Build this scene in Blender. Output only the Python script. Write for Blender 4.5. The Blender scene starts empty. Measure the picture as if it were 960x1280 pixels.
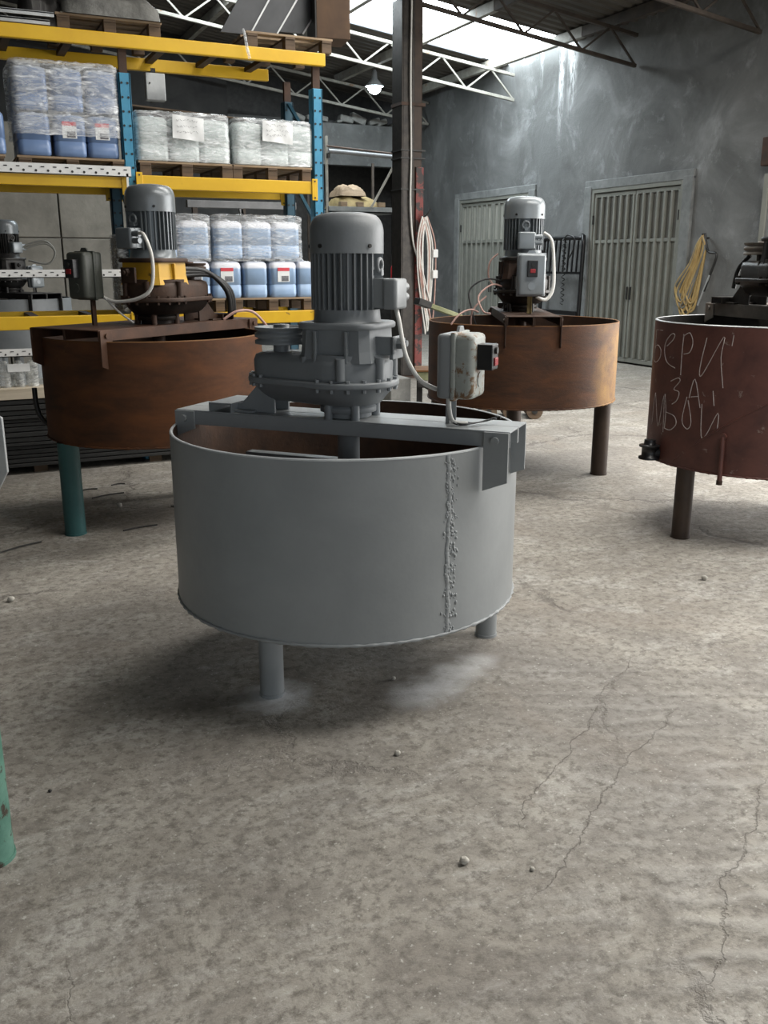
import bpy, math, random
from math import sin, cos, pi, radians, atan2, hypot
from mathutils import Vector, Matrix
random.seed(7)
SC = bpy.context.scene
COL = SC.collection

# ------------------------------------------------------------------ camera, world, exposure
cam_d = bpy.data.cameras.new('camera'); cam = bpy.data.objects.new('camera', cam_d); COL.objects.link(cam)
cam_d.sensor_fit = 'VERTICAL'; cam_d.sensor_height = 36; cam_d.lens = 1150/1280*36
cam_d.clip_end = 200
cam.location = (0, 0, 1.6); cam.rotation_euler = (radians(90-15.2), 0, radians(-25))
SC.camera = cam
SC.view_settings.view_transform = 'Standard'; SC.view_settings.look = 'None'
SC.view_settings.gamma = 1; SC.view_settings.exposure = 0.15; SC.view_settings.use_curve_mapping = False
w = bpy.data.worlds.new('overcast'); SC.world = w; w.use_nodes = True
bg = w.node_tree.nodes['Background']; bg.inputs[0].default_value = (0.80, 0.90, 1.0, 1); bg.inputs[1].default_value = 1.1
SKY_VISIBLE = 13.0     # brightness of the backlit roof sheets
# daylight through the wide open gate in the right wall, beside the camera
gl = bpy.data.lights.new('gate_daylight', 'AREA'); gl.shape = 'RECTANGLE'; gl.size = 7.0; gl.size_y = 3.6; gl.energy = 560; gl.color = (1.0, .975, .94)
go = bpy.data.objects.new('gate_daylight', gl); COL.objects.link(go); go.location = (9.85, 3.9, 2.1); go.rotation_euler = (0, radians(90), 0)
go.rotation_euler = Vector((-1, 0, -.12)).to_track_quat('-Z', 'Y').to_euler()
gf = bpy.data.lights.new('front_fill', 'AREA'); gf.shape = 'RECTANGLE'; gf.size = 9.0; gf.size_y = 3.4; gf.energy = 50; gf.color = (.95, .98, 1.0)  # added fill lamp in the unseen front opening, brightens the tank fronts
fo_ = bpy.data.objects.new('front_fill', gf); COL.objects.link(fo_); fo_.location = (.5, -6.6, 1.95); fo_.rotation_euler = Vector((0, 1, -.05)).to_track_quat('-Z', 'Y').to_euler()
# other light: the backlit roof sheets below and one hanging lamp

# ------------------------------------------------------------------ materials
def nodes_of(name):
    m = bpy.data.materials.new(name); m.use_nodes = True
    nt = m.node_tree; b = nt.nodes['Principled BSDF']
    return m, nt, b
def lk(nt, a, b): nt.links.new(a, b)
def tex(nt, scale, detail=6, rough=.6, dist=0, vec=None, sc3=None):
    n = nt.nodes.new('ShaderNodeTexNoise'); n.inputs['Scale'].default_value = scale
    n.inputs['Detail'].default_value = detail; n.inputs['Roughness'].default_value = rough; n.inputs['Distortion'].default_value = dist
    if vec is None:
        vec = nt.nodes.new('ShaderNodeTexCoord').outputs['Object']
    if sc3:
        mp = nt.nodes.new('ShaderNodeMapping'); mp.inputs['Scale'].default_value = sc3; lk(nt, vec, mp.inputs['Vector']); vec = mp.outputs[0]
    lk(nt, vec, n.inputs['Vector'])
    return n.outputs['Fac']
def ramp(nt, fac, stops):
    r = nt.nodes.new('ShaderNodeValToRGB'); e = r.color_ramp.elements
    e[0].position, e[0].color = stops[0][0], (*stops[0][1], 1)
    e[1].position, e[1].color = stops[-1][0], (*stops[-1][1], 1)
    for p, c in stops[1:-1]:
        x = e.new(p); x.color = (*c, 1)
    lk(nt, fac, r.inputs[0]); return r.outputs[0]
def mixc(nt, fac, a, b, mode='MIX'):
    n = nt.nodes.new('ShaderNodeMix'); n.data_type = 'RGBA'; n.blend_type = mode
    for s, v in ((n.inputs[0], fac), (n.inputs[6], a), (n.inputs[7], b)):
        if isinstance(v, (int, float)): s.default_value = v
        elif isinstance(v, tuple): s.default_value = (*v, 1)
        else: lk(nt, v, s)
    return n.outputs[2]
def mth(nt, op, a, b=0.0, clamp=False):
    n = nt.nodes.new('ShaderNodeMath'); n.operation = op; n.use_clamp = clamp
    for s, v in ((n.inputs[0], a), (n.inputs[1], b)):
        if isinstance(v, (int, float)): s.default_value = v
        else: lk(nt, v, s)
    return n.outputs[0]
def bumpn(nt, b, h, strength=.3, dist=.01):
    n = nt.nodes.new('ShaderNodeBump'); n.inputs['Strength'].default_value = strength; n.inputs['Distance'].default_value = dist
    lk(nt, h, n.inputs['Height']); lk(nt, n.outputs[0], b.inputs['Normal'])
def pm(name, c0, c1, scale=6, rough=.6, metal=0.0, bump=.15, bdist=.004, spots=None, spot_at=.62, spot_scale=9, sc3=None, bscale=None, spot_w=.04, trans=0.0, coat=0.0):
    """two-tone noise paint with optional patches (rust, dirt) of another colour"""
    m, nt, b = nodes_of(name)
    f = tex(nt, scale, 8, .65, .3, sc3=sc3)
    col = ramp(nt, f, [(.3, c0), (.7, c1)])
    if spots:
        s = ramp(nt, tex(nt, spot_scale, 10, .7, .4), [(spot_at, (0, 0, 0)), (spot_at+spot_w, (1, 1, 1))])
        col = mixc(nt, s, col, spots)
    lk(nt, col, b.inputs['Base Color'])
    b.inputs['Roughness'].default_value = rough; b.inputs['Metallic'].default_value = metal
    if trans: b.inputs['Transmission Weight'].default_value = trans
    if coat: b.inputs['Coat Weight'].default_value = coat
    if bump: bumpn(nt, b, tex(nt, bscale or scale*8, 6, .6), bump, bdist)
    return m
def emit(name, c, s):
    m, nt, b = nodes_of(name)
    b.inputs['Base Color'].default_value = (*c, 1)
    b.inputs['Emission Color'].default_value = (*c, 1); b.inputs['Emission Strength'].default_value = s
    return m
M = {}
M['grey_paint'] = pm('grey_paint', (.235, .25, .256), (.29, .305, .31), 3, .42, .0, .25, .002, bscale=45)
M['grey_paint_dark'] = pm('grey_paint_dark', (.17, .185, .195), (.215, .23, .24), 5, .45, .0, .25, .003, bscale=40)
M['rim_highlight'] = pm('rim_highlight', (.34, .36, .37), (.46, .48, .49), 9, .45, 0, .2)  # highlight on the rim edge put into a lighter grey
M['motor_grey'] = pm('motor_grey', (.14, .16, .17), (.19, .205, .215), 4, .32, .2, .1, .001, spots=(.09, .08, .07), spot_at=.66)
M['motor_light'] = pm('motor_light', (.21, .24, .26), (.29, .315, .33), 4, .28, .1, .1, .001, spots=(.2, .19, .17), spot_at=.68)
M['rust'] = pm('rust', (.045, .018, .007), (.135, .046, .012), 3.0, .72, .15, .35, .003, spots=(.20, .095, .022), spot_at=.60, spot_scale=2.2, spot_w=.14, sc3=(1, 1, 3.2))
M['rust_bright'] = pm('rust_bright', (.09, .036, .012), (.20, .088, .020), 2.6, .70, .1, .35, .003, spots=(.33, .18, .035), spot_at=.56, spot_scale=1.8, spot_w=.2, sc3=(1, 1, 1.6))
def rust_lit_tank():
    m, nt, b = nodes_of('rust_lit_tank')
    pos = nt.nodes.new('ShaderNodeTexCoord').outputs['Object']
    c = ramp(nt, tex(nt, 3, 9, .7, .6, pos, (1, 1, 3.5)), [(.3, (.034, .014, .006)), (.7, (.11, .038, .010))])
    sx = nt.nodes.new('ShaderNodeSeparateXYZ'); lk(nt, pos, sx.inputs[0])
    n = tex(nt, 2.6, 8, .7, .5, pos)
    k = mth(nt, 'MULTIPLY', mth(nt, 'SUBTRACT', mth(nt, 'ADD', sx.outputs[1], mth(nt, 'MULTIPLY', n, .55)), .68), 2.8, True)  # lit side of the tank painted in as orange over the rust
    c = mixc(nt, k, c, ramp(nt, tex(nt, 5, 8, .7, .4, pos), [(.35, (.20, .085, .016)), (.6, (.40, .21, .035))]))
    d = ramp(nt, tex(nt, 14, 8, .7, 1.5, pos, (1, 1, 3)), [(.60, (0,)*3), (.68, (.8,)*3)])
    c = mixc(nt, d, c, (.035, .020, .012))
    lk(nt, c, b.inputs['Base Color']); b.inputs['Roughness'].default_value = .62; b.inputs['Metallic'].default_value = .1
    bumpn(nt, b, tex(nt, 22, 8, .7, 1, pos, (1, 1, 3)), .45, .004)
    return m
M['rust_lit_tank'] = rust_lit_tank()
M['rust_dark'] = pm('rust_dark', (.028, .018, .013), (.075, .038, .022), 8, .6, .3, .4, .003)
M['rust_bridge'] = pm('rust_bridge', (.04, .02, .012), (.11, .05, .026), 5, .55, .2, .3, .003)
M['maroon'] = pm('maroon', (.060, .021, .017), (.125, .045, .033), 6, .5, .05, .3, .002, spots=(.19, .14, .12), spot_at=.63, spot_scale=14, spot_w=.03)
M['grease_dark'] = pm('grease_dark', (.012, .011, .010), (.045, .038, .032), 12, .42, .5, .4, .003)
M['shaded_wall'] = pm('shaded_wall', (.018, .018, .018), (.045, .044, .042), 2, .9, 0, .3)  # shade behind the racking put into a near-black wall colour
M['dusty_steel'] = pm('dusty_steel', (.13, .11, .09), (.25, .225, .195), 7, .55, .2, .3)
M['iron_dark'] = pm('iron_dark', (.02, .02, .02), (.05, .048, .045), 10, .5, .4, .3, .002)
M['black'] = pm('black', (.006, .006, .007), (.014, .014, .015), 10, .38, 0, .1)
M['rubber'] = pm('rubber', (.01, .01, .01), (.022, .022, .022), 10, .45, 0, .1)
M['white_cable'] = pm('white_cable', (.62, .61, .57), (.74, .73, .69), 20, .5, 0, 0)
M['pink_cable'] = pm('pink_cable', (.40, .23, .19), (.52, .34, .29), 20, .5, 0, 0)
M['teal'] = pm('teal', (.018, .075, .078), (.03, .11, .11), 6, .5, 0, .2, spots=(.05, .045, .04), spot_at=.68)
M['green_worn'] = pm('green_worn', (.05, .15, .11), (.13, .27, .21), 8, .6, 0, .4, .003, spots=(.045, .032, .022), spot_at=.55, spot_scale=16)
M['brown_pipe'] = pm('brown_pipe', (.026, .016, .011), (.052, .032, .02), 6, .55, .2, .2)
M['yellow'] = pm('yellow', (.62, .36, .012), (.74, .46, .018), 3, .42, 0, .08, .001, spots=(.26, .15, .03), spot_at=.67, spot_scale=7)
M['yellow_worn'] = pm('yellow_worn', (.55, .30, .02), (.68, .40, .03), 3, .5, 0, .2, .002, spots=(.07, .04, .02), spot_at=.60, spot_scale=12)
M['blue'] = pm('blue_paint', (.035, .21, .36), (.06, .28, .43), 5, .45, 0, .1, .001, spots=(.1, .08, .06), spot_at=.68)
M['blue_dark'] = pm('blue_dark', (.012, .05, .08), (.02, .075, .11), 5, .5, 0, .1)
M['wood'] = pm('wood', (.15, .10, .06), (.34, .25, .16), 3, .8, 0, .4, .002, sc3=(1, 9, 9))
M['wood_dark'] = pm('wood_dark', (.06, .04, .025), (.14, .095, .06), 3, .85, 0, .4, .002, sc3=(1, 9, 9))
M['olive_wood'] = pm('olive_wood', (.14, .15, .07), (.30, .31, .18), 6, .8, 0, .3)
M['wood_pale'] = pm('wood_pale', (.42, .36, .27), (.60, .53, .42), 2, .8, 0, .3, .002, sc3=(1, 6, 12))
M['plaster_light'] = pm('plaster_light', (.14, .148, .148), (.25, .26, .255), 5, .85, 0, .3)
M['door_paint'] = pm('door_paint', (.185, .19, .168), (.25, .253, .225), 2.5, .5, 0, .12, .002, spots=(.12, .12, .10), spot_at=.68)
M['door_glass'] = pm('door_glass', (.30, .30, .27), (.40, .39, .34), 2, .35, 0, .1)
M['door_glass_dark'] = pm('door_glass_dark', (.10, .10, .09), (.17, .165, .15), 2, .35, 0, .1)
M['truss_pale'] = pm('truss_pale', (.19, .18, .155), (.36, .345, .30), 6, .6, 0, .2, spots=(.24, .14, .08), spot_at=.62, spot_scale=5)
M['truss_dark'] = pm('truss_dark', (.035, .028, .023), (.075, .058, .045), 6, .7, .2, .2)
M['sheet_dark'] = pm('sheet_dark', (.018, .019, .019), (.045, .045, .043), 5, .6, .3, .2, sc3=(1, 1, 20))
M['sheet_metal'] = pm('sheet_metal', (.028, .03, .033), (.065, .068, .072), 2, .38, .5, .1)
M['galv'] = pm('galv', (.40, .42, .43), (.56, .58, .58), 5, .4, .4, .1)
M['galv_dull'] = pm('galv_dull', (.12, .125, .13), (.21, .215, .22), 5, .5, .3, .1)
M['white_steel'] = pm('white_steel', (.66, .67, .66), (.78, .78, .76), 6, .45, 0, .05)
M['hole'] = pm('hole', (.015, .015, .015), (.03, .03, .03), 6, .8, 0, 0)
M['tarp'] = pm('tarp', (.075, .075, .07), (.20, .20, .185), 4, .45, 0, .6, .02, bscale=9)
M['cardboard'] = pm('cardboard', (.05, .027, .014), (.10, .055, .027), 3, .8, 0, .1)
M['sack'] = pm('sack', (.18, .13, .06), (.34, .26, .11), 5, .85, 0, .4, .006)
M['paper'] = pm('paper', (.72, .74, .74), (.84, .85, .84), 4, .7, 0, .1)
M['red'] = pm('red_plastic', (.27, .008, .012), (.34, .014, .018), 6, .35, 0, 0)
M['red_print'] = pm('red_print', (.60, .05, .07), (.68, .08, .10), 6, .5, 0, 0)
M['dark_print'] = pm('dark_print', (.06, .06, .07), (.25, .25, .26), 40, .6, 0, 0)
M['red_worn'] = pm('red_worn', (.16, .032, .028), (.26, .06, .05), 6, .6, 0, .3, spots=(.04, .03, .028), spot_at=.5, spot_scale=6)
M['hose_tan'] = pm('hose_tan', (.30, .20, .075), (.47, .34, .14), 6, .55, 0, .1)
M['hose_grey'] = pm('hose_grey', (.12, .12, .11), (.2, .2, .18), 6, .55, 0, .1)
M['chalk'] = pm('chalk', (.30, .24, .22), (.50, .45, .43), 60, .95, 0, 0)
M['stone'] = pm('stone', (.30, .28, .24), (.55, .53, .48), 30, .9, 0, .5)
M['box_worn'] = pm('box_worn', (.27, .29, .27), (.38, .40, .37), 8, .5, 0, .3, .002, spots=(.17, .10, .05), spot_at=.52, spot_scale=10)
M['box_olive'] = pm('box_olive', (.045, .05, .042), (.085, .09, .075), 8, .42, .1, .3, .002)
M['cloudy'] = pm('cloudy_plastic', (.50, .58, .57), (.66, .73, .71), 3, .3, 0, .1, trans=.15)
M['cap_white'] = pm('cap_white', (.70, .74, .80), (.80, .84, .88), 5, .4, 0, 0)
M['concrete_block'] = pm('concrete_block', (.22, .22, .21), (.36, .36, .34), 9, .9, 0, .5)

def jerry_mat(name, liquid, top, level):
    m, nt, b = nodes_of(name)
    tc = nt.nodes.new('ShaderNodeTexCoord'); s = nt.nodes.new('ShaderNodeSeparateXYZ'); lk(nt, tc.outputs['Object'], s.inputs[0])
    f = mth(nt, 'MULTIPLY', mth(nt, 'SUBTRACT', s.outputs[2], level), 60, True)
    n = tex(nt, 5, 4)
    liq = ramp(nt, n, [(.3, liquid), (.7, tuple(c*1.25 for c in liquid))])
    lk(nt, mixc(nt, f, liq, top), b.inputs['Base Color'])
    b.inputs['Roughness'].default_value = .32; b.inputs['Transmission Weight'].default_value = .05
    return m
M['jerry_blue'] = jerry_mat('jerry_blue', (.26, .37, .53), (.80, .82, .88), .232)
M['jerry_deep'] = jerry_mat('jerry_deep', (.13, .20, .35), (.36, .44, .58), .27)
def film_mat(name, tint, amount):
    m, nt, b = nodes_of(name)
    b.inputs['Base Color'].default_value = (*tint, 1); b.inputs['Roughness'].default_value = .22
    b.inputs['Specular IOR Level'].default_value = .9
    tr = nt.nodes.new('ShaderNodeBsdfTransparent'); mx = nt.nodes.new('ShaderNodeMixShader')
    n = tex(nt, 9, 7, .62, 1.4, sc3=(.8, .8, 3.4))
    a = ramp(nt, n, [(.40, (amount*.45,)*3), (.58, (min(1, amount*1.1),)*3), (.66, (min(1, amount*1.9),)*3)])
    lk(nt, a, mx.inputs[0]); lk(nt, tr.outputs[0], mx.inputs[1]); lk(nt, b.outputs[0], mx.inputs[2])
    lk(nt, mx.outputs[0], nt.nodes['Material Output'].inputs['Surface'])
    bumpn(nt, b, tex(nt, 8, 6, .6, 1.6, sc3=(1, 1, 3)), .8, .02)
    return m
M['film'] = film_mat('film', (.93, .96, .98), .30)
M['film_thick'] = film_mat('film_thick', (.93, .96, .98), .42)
M['clear_bag'] = film_mat('clear_bag', (.7, .72, .7), .5)

CRACKS = [(1.15, 1.66, 2.35, 2.42, .0038), (1.28, 1.20, 2.30, 1.92, .0045), (1.28, 1.95, 2.55, 2.88, .0032), (.10, 1.72, .08, 2.0, .0035)]
def floor_mat():
    m, nt, b = nodes_of('floor_concrete')
    pos = nt.nodes.new('ShaderNodeTexCoord').outputs['Object']
    big = tex(nt, .55, 5, .6, .5, pos); mid = tex(nt, 2.3, 9, .72, .8, pos); fine = tex(nt, 26, 10, .75, 0, pos)
    streak = tex(nt, 1.6, 10, .78, .5, pos, (1.2, 2.4, 1))
    c = ramp(nt, mid, [(.30, (.21, .19, .165)), (.5, (.305, .285, .248)), (.70, (.41, .39, .345))])
    c = mixc(nt, ramp(nt, streak, [(.50, (0, 0, 0)), (.64, (.7, .7, .7))]), c, (.48, .468, .435))
    c = mixc(nt, ramp(nt, big, [(.34, (.75,)*3), (.50, (0,)*3)]), c, (.19, .178, .165))
    c = mixc(nt, ramp(nt, fine, [(.38, (.9,)*3), (.53, (0,)*3)]), c, (.13, .117, .10))
    c = mixc(nt, ramp(nt, tex(nt, 9, 10, .8, .6, pos), [(.40, (.55,)*3), (.52, (0,)*3)]), c, (.19, .175, .155))
    c = mixc(nt, ramp(nt, tex(nt, 60, 4, .6, 0, pos), [(.62, (0,)*3), (.70, (.6,)*3)]), c, (.58, .57, .53))
    # warm brown and slate stains
    c = mixc(nt, ramp(nt, tex(nt, .9, 6, .65, .6, pos, (1.3, .8, 1)), [(.55, (0,)*3), (.72, (.45,)*3)]), c, (.25, .205, .165))
    # cracks
    dn = nt.nodes.new('ShaderNodeTexNoise'); dn.inputs['Scale'].default_value = 1.6; dn.inputs['Detail'].default_value = 8; dn.inputs['Roughness'].default_value = .7
    lk(nt, pos, dn.inputs['Vector'])
    vm = nt.nodes.new('ShaderNodeVectorMath'); vm.operation = 'MULTIPLY_ADD'
    lk(nt, dn.outputs['Color'], vm.inputs[0]); vm.inputs[1].default_value = (.9, .9, 0); lk(nt, pos, vm.inputs[2])
    vo = nt.nodes.new('ShaderNodeTexVoronoi'); vo.feature = 'DISTANCE_TO_EDGE'; vo.inputs['Scale'].default_value = .55
    lk(nt, vm.outputs[0], vo.inputs['Vector'])
    crk = ramp(nt, vo.outputs['Distance'], [(0.0, (1,)*3), (.016, (0,)*3)])
    crk = mth(nt, 'MULTIPLY', crk, ramp(nt, tex(nt, .8, 3, .5, 0, pos), [(.42, (0,)*3), (.55, (.8,)*3)]))
    c = mixc(nt, crk, c, (.15, .135, .12))
    # lime powder spilled round the feet of the grey mixer
    for (x, y, r, s) in ((.985, 3.075, .115, 1.0), (1.46, 2.86, .10, .55), (1.58, 2.90, .10, .6), (1.72, 2.98, .09, .5), (1.84, 3.03, .08, .35)):
        d = nt.nodes.new('ShaderNodeVectorMath'); d.operation = 'DISTANCE'; lk(nt, pos, d.inputs[0]); d.inputs[1].default_value = (x, y, 0)
        q = mth(nt, 'ADD', mth(nt, 'DIVIDE', d.outputs['Value'], r), mth(nt, 'MULTIPLY', mth(nt, 'SUBTRACT', tex(nt, 13, 8, .7, 0, pos), .5), 2.2))
        k = mth(nt, 'MULTIPLY', mth(nt, 'SUBTRACT', 1.35, q, True), s, True)
        c = mixc(nt, k, c, (.74, .75, .76))
    # long cracks running along the lorry tracks
    sp = nt.nodes.new('ShaderNodeSeparateXYZ'); lk(nt, pos, sp.inputs[0])
    wob = mth(nt, 'MULTIPLY', mth(nt, 'SUBTRACT', tex(nt, 2.4, 8, .68, 0, pos), .5), .22)
    for (xa, ya, xb, yb, wd) in CRACKS:
        L = hypot(xb-xa, yb-ya); ux, uy = (xb-xa)/L, (yb-ya)/L
        al = mth(nt, 'ADD', mth(nt, 'MULTIPLY', mth(nt, 'SUBTRACT', sp.outputs[0], xa), ux), mth(nt, 'MULTIPLY', mth(nt, 'SUBTRACT', sp.outputs[1], ya), uy))
        ac = mth(nt, 'ADD', mth(nt, 'ADD', mth(nt, 'MULTIPLY', mth(nt, 'SUBTRACT', sp.outputs[0], xa), -uy), mth(nt, 'MULTIPLY', mth(nt, 'SUBTRACT', sp.outputs[1], ya), ux)), wob)
        k = mth(nt, 'SUBTRACT', 1, mth(nt, 'DIVIDE', mth(nt, 'ABSOLUTE', ac), wd), True)
        k = mth(nt, 'MULTIPLY', k, mth(nt, 'MULTIPLY', al, 5, True)); k = mth(nt, 'MULTIPLY', k, mth(nt, 'MULTIPLY', mth(nt, 'SUBTRACT', L, al), 5, True))
        crk = mth(nt, 'MAXIMUM', crk, mth(nt, 'MULTIPLY', k, .6)); c = mixc(nt, mth(nt, 'MULTIPLY', k, .5), c, (.15, .13, .11))
    lk(nt, c, b.inputs['Base Color']); b.inputs['Roughness'].default_value = .78
    b.inputs['Specular IOR Level'].default_value = .35
    # tyre tread ripples pressed in the surface, towards the right of the yard
    wv = nt.nodes.new('ShaderNodeTexWave'); wv.wave_type = 'BANDS'; wv.bands_direction = 'Y'; wv.inputs['Scale'].default_value = 2.6
    wv.inputs['Distortion'].default_value = 4.5; wv.inputs['Detail'].default_value = 6; wv.inputs['Detail Scale'].default_value = 2.2
    mp = nt.nodes.new('ShaderNodeMapping'); mp.inputs['Rotation'].default_value = (0, 0, radians(38)); mp.inputs['Scale'].default_value = (.8, 1.3, 1)
    lk(nt, pos, mp.inputs['Vector']); lk(nt, mp.outputs[0], wv.inputs['Vector'])
    sx = nt.nodes.new('ShaderNodeSeparateXYZ'); lk(nt, pos, sx.inputs[0])
    msk = mth(nt, 'SUBTRACT', mth(nt, 'SUBTRACT', mth(nt, 'MULTIPLY', sx.outputs[0], 1.0), mth(nt, 'MULTIPLY', sx.outputs[1], .42)), -.1, True)
    msk = mth(nt, 'MULTIPLY', msk, mth(nt, 'SUBTRACT', 1.25, mth(nt, 'MULTIPLY', sx.outputs[1], .26), True))
    h = mth(nt, 'MULTIPLY', mth(nt, 'MULTIPLY', wv.outputs['Fac'], msk), .62)
    h = mth(nt, 'MULTIPLY', h, ramp(nt, tex(nt, 1.7, 4, .6, .5, pos), [(.36, (.25,)*3), (.55, (1,)*3)]))
    c = mixc(nt, mth(nt, 'MULTIPLY', mth(nt, 'SUBTRACT', h, .22, True), 1.1, True), c, (.47, .455, .42))
    lk(nt, c, b.inputs['Base Color'])
    h = mth(nt, 'ADD', h, mth(nt, 'MULTIPLY', mid, .45)); h = mth(nt, 'ADD', h, mth(nt, 'MULTIPLY', fine, .30)); h = mth(nt, 'SUBTRACT', h, mth(nt, 'MULTIPLY', crk, .5))
    bumpn(nt, b, h, .7, .02)
    return m
M['floor'] = floor_mat()
def wall_mat():
    m, nt, b = nodes_of('wall_plaster')
    pos = nt.nodes.new('ShaderNodeTexCoord').outputs['Object']
    a = tex(nt, .9, 9, .62, .8, pos); s = tex(nt, 2.6, 10, .72, .5, pos, (1, .8, .7)); big = tex(nt, .30, 4, .5, .3, pos)
    c = ramp(nt, a, [(.28, (.09, .092, .090)), (.52, (.165, .169, .167)), (.75, (.29, .297, .297))])
    c = mixc(nt, ramp(nt, s, [(.55, (0,)*3), (.72, (.5,)*3)]), c, (.44, .46, .47))
    c = mixc(nt, ramp(nt, big, [(.40, (.4,)*3), (.58, (0,)*3)]), c, (.10, .105, .105))
    # pale vertical streaks high on the wall (v 13.4-14.8, from the eave down)
    sx = nt.nodes.new('ShaderNodeSeparateXYZ'); lk(nt, pos, sx.inputs[0])
    for y0, wd, zb in ((13.85, .16, 3.9), (14.15, .10, 3.6), (14.75, .07, 4.5)):
        dy = mth(nt, 'ABSOLUTE', mth(nt, 'SUBTRACT', sx.outputs[1], y0))
        k = mth(nt, 'SUBTRACT', 1, mth(nt, 'DIVIDE', dy, wd), True)
        k = mth(nt, 'MULTIPLY', k, mth(nt, 'DIVIDE', mth(nt, 'SUBTRACT', sx.outputs[2], zb), 1.1, True))
        k = mth(nt, 'MULTIPLY', k, ramp(nt, tex(nt, 7, 8, .7, 0, pos, (1, 3, .6)), [(.42, (0,)*3), (.56, (1,)*3)]))
        c = mixc(nt, k, c, (.85, .87, .88))
    lk(nt, c, b.inputs['Base Color']); b.inputs['Roughness'].default_value = .85
    bumpn(nt, b, mth(nt, 'ADD', a, s), .5, .03)
    return m
M['wall'] = wall_mat()
M['wall_panel'] = pm('wall_panel', (.15, .14, .12), (.27, .255, .22), 2.2, .85, 0, .3, .01)
M['roof_under'] = pm('roof_under', (.05, .044, .037), (.11, .098, .082), 1.5, .75, 0, .2, sc3=(.5, 3, 1))

# ------------------------------------------------------------------ mesh building
class MB:
    def __init__(s): s.v = []; s.f = []; s.sm = []
    def add(s, vs, fs, smooth=False):
        o = len(s.v); s.v += [tuple(v) for v in vs]
        for f in fs: s.f.append([i+o for i in f]); s.sm.append(smooth)
        return s
    def box(s, c, size, R=None):
        hx, hy, hz = size[0]/2, size[1]/2, size[2]/2
        vs = [Vector((x, y, z)) for z in (-hz, hz) for y in (-hy, hy) for x in (-hx, hx)]
        if R is not None: vs = [R @ v for v in vs]
        vs = [v+Vector(c) for v in vs]
        return s.add(vs, [(0, 2, 3, 1), (4, 5, 7, 6), (0, 1, 5, 4), (2, 6, 7, 3), (0, 4, 6, 2), (1, 3, 7, 5)])
    def bb(s, x0, x1, y0, y1, z0, z1): return s.box(((x0+x1)/2, (y0+y1)/2, (z0+z1)/2), (x1-x0, y1-y0, z1-z0))
    def bar(s, a, b, wd, h=None, up=(0, 0, 1)):
        a = Vector(a); b = Vector(b); d = b-a; L = d.length; d.normalize(); u = Vector(up)
        if abs(d.dot(u)) > .98: u = Vector((1, 0, 0))
        y = u.cross(d).normalized(); z = d.cross(y)
        R = Matrix((d, y, z)).transposed()
        return s.box((a+b)/2, (L, wd, h or wd), R)
    def cyl(s, a, b, r0, r1=None, n=16, smooth=True, caps=True):
        a = Vector(a); b = Vector(b); r1 = r0 if r1 is None else r1
        d = (b-a).normalized(); u = Vector((0, 0, 1)) if abs(d.z) < .9 else Vector((1, 0, 0))
        x = u.cross(d).normalized(); y = d.cross(x)
        vs = [a+(x*cos(2*pi*i/n)+y*sin(2*pi*i/n))*r0 for i in range(n)]+[b+(x*cos(2*pi*i/n)+y*sin(2*pi*i/n))*r1 for i in range(n)]
        s.add(vs, [(i, (i+1) % n, n+(i+1) % n, n+i) for i in range(n)], smooth)
        if caps:
            s.add(vs[:n], [tuple(reversed(range(n)))]); s.add(vs[n:], [tuple(range(n))])
        return s
    def lathe(s, prof, c=(0, 0), n=32, smooth=True, closed=False):
        """prof: list of (r, z); sharp corners are doubled points"""
        vs = []
        for r, z in prof:
            for i in range(n):
                a = 2*pi*i/n; vs.append((c[0]+r*cos(a), c[1]+r*sin(a), z))
        fs = []
        m = len(prof)
        for j in range(m-1):
            if prof[j] == prof[j+1]: continue
            for i in range(n):
                k = (i+1) % n; fs.append((j*n+i, j*n+k, (j+1)*n+k, (j+1)*n+i))
        s.add(vs, fs, smooth)
        return s
    def loft(s, rings, smooth=True, caps=True):
        n = len(rings[0]); vs = [p for r in rings for p in r]
        fs = [(j*n+i, j*n+(i+1) % n, (j+1)*n+(i+1) % n, (j+1)*n+i) for j in range(len(rings)-1) for i in range(n)]
        s.add(vs, fs, smooth)
        if caps:
            s.add(rings[0], [tuple(reversed(range(n)))]); s.add(rings[-1], [tuple(range(n))])
        return s
    def tube(s, pts, r, n=8, sub=5):
        P = [Vector(p) for p in pts]
        if sub > 1 and len(P) > 2:
            Q = []
            for i in range(len(P)-1):
                p0 = P[max(i-1, 0)]; p1 = P[i]; p2 = P[i+1]; p3 = P[min(i+2, len(P)-1)]
                for k in range(sub):
                    t = k/sub
                    Q.append(.5*((2*p1)+(p2-p0)*t+(2*p0-5*p1+4*p2-p3)*t*t+(3*p1-p0-3*p2+p3)*t**3))
            Q.append(P[-1]); P = Q
        rings = []; up = Vector((0, 0, 1)); x = None
        for i, p in enumerate(P):
            d = (P[min(i+1, len(P)-1)]-P[max(i-1, 0)])
            if d.length < 1e-9: d = Vector((0, 0, 1))
            d.normalize()
            if x is None:
                x = up.cross(d)
                if x.length < .1: x = Vector((1, 0, 0)).cross(d)
                x.normalize()
            x = (x-d*x.dot(d)).normalized(); y = d.cross(x)
            rings.append([tuple(p+(x*cos(2*pi*k/n)+y*sin(2*pi*k/n))*r) for k in range(n)])
        return s.loft(rings)
    def build(s, name, mat, parent=None, bevel=0, loc=None, seg=2):
        me = bpy.data.meshes.new(name); me.from_pydata(s.v, [], s.f)
        me.polygons.foreach_set('use_smooth', s.sm); me.update()
        me.materials.append(M[mat] if isinstance(mat, str) else mat)
        o = bpy.data.objects.new(name, me); COL.objects.link(o)
        if parent: o.parent = parent
        if loc: o.location = loc
        if bevel:
            b = o.modifiers.new('bevel', 'BEVEL'); b.width = bevel; b.segments = seg; b.limit_method = 'ANGLE'; b.angle_limit = radians(50)
        return o
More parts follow.
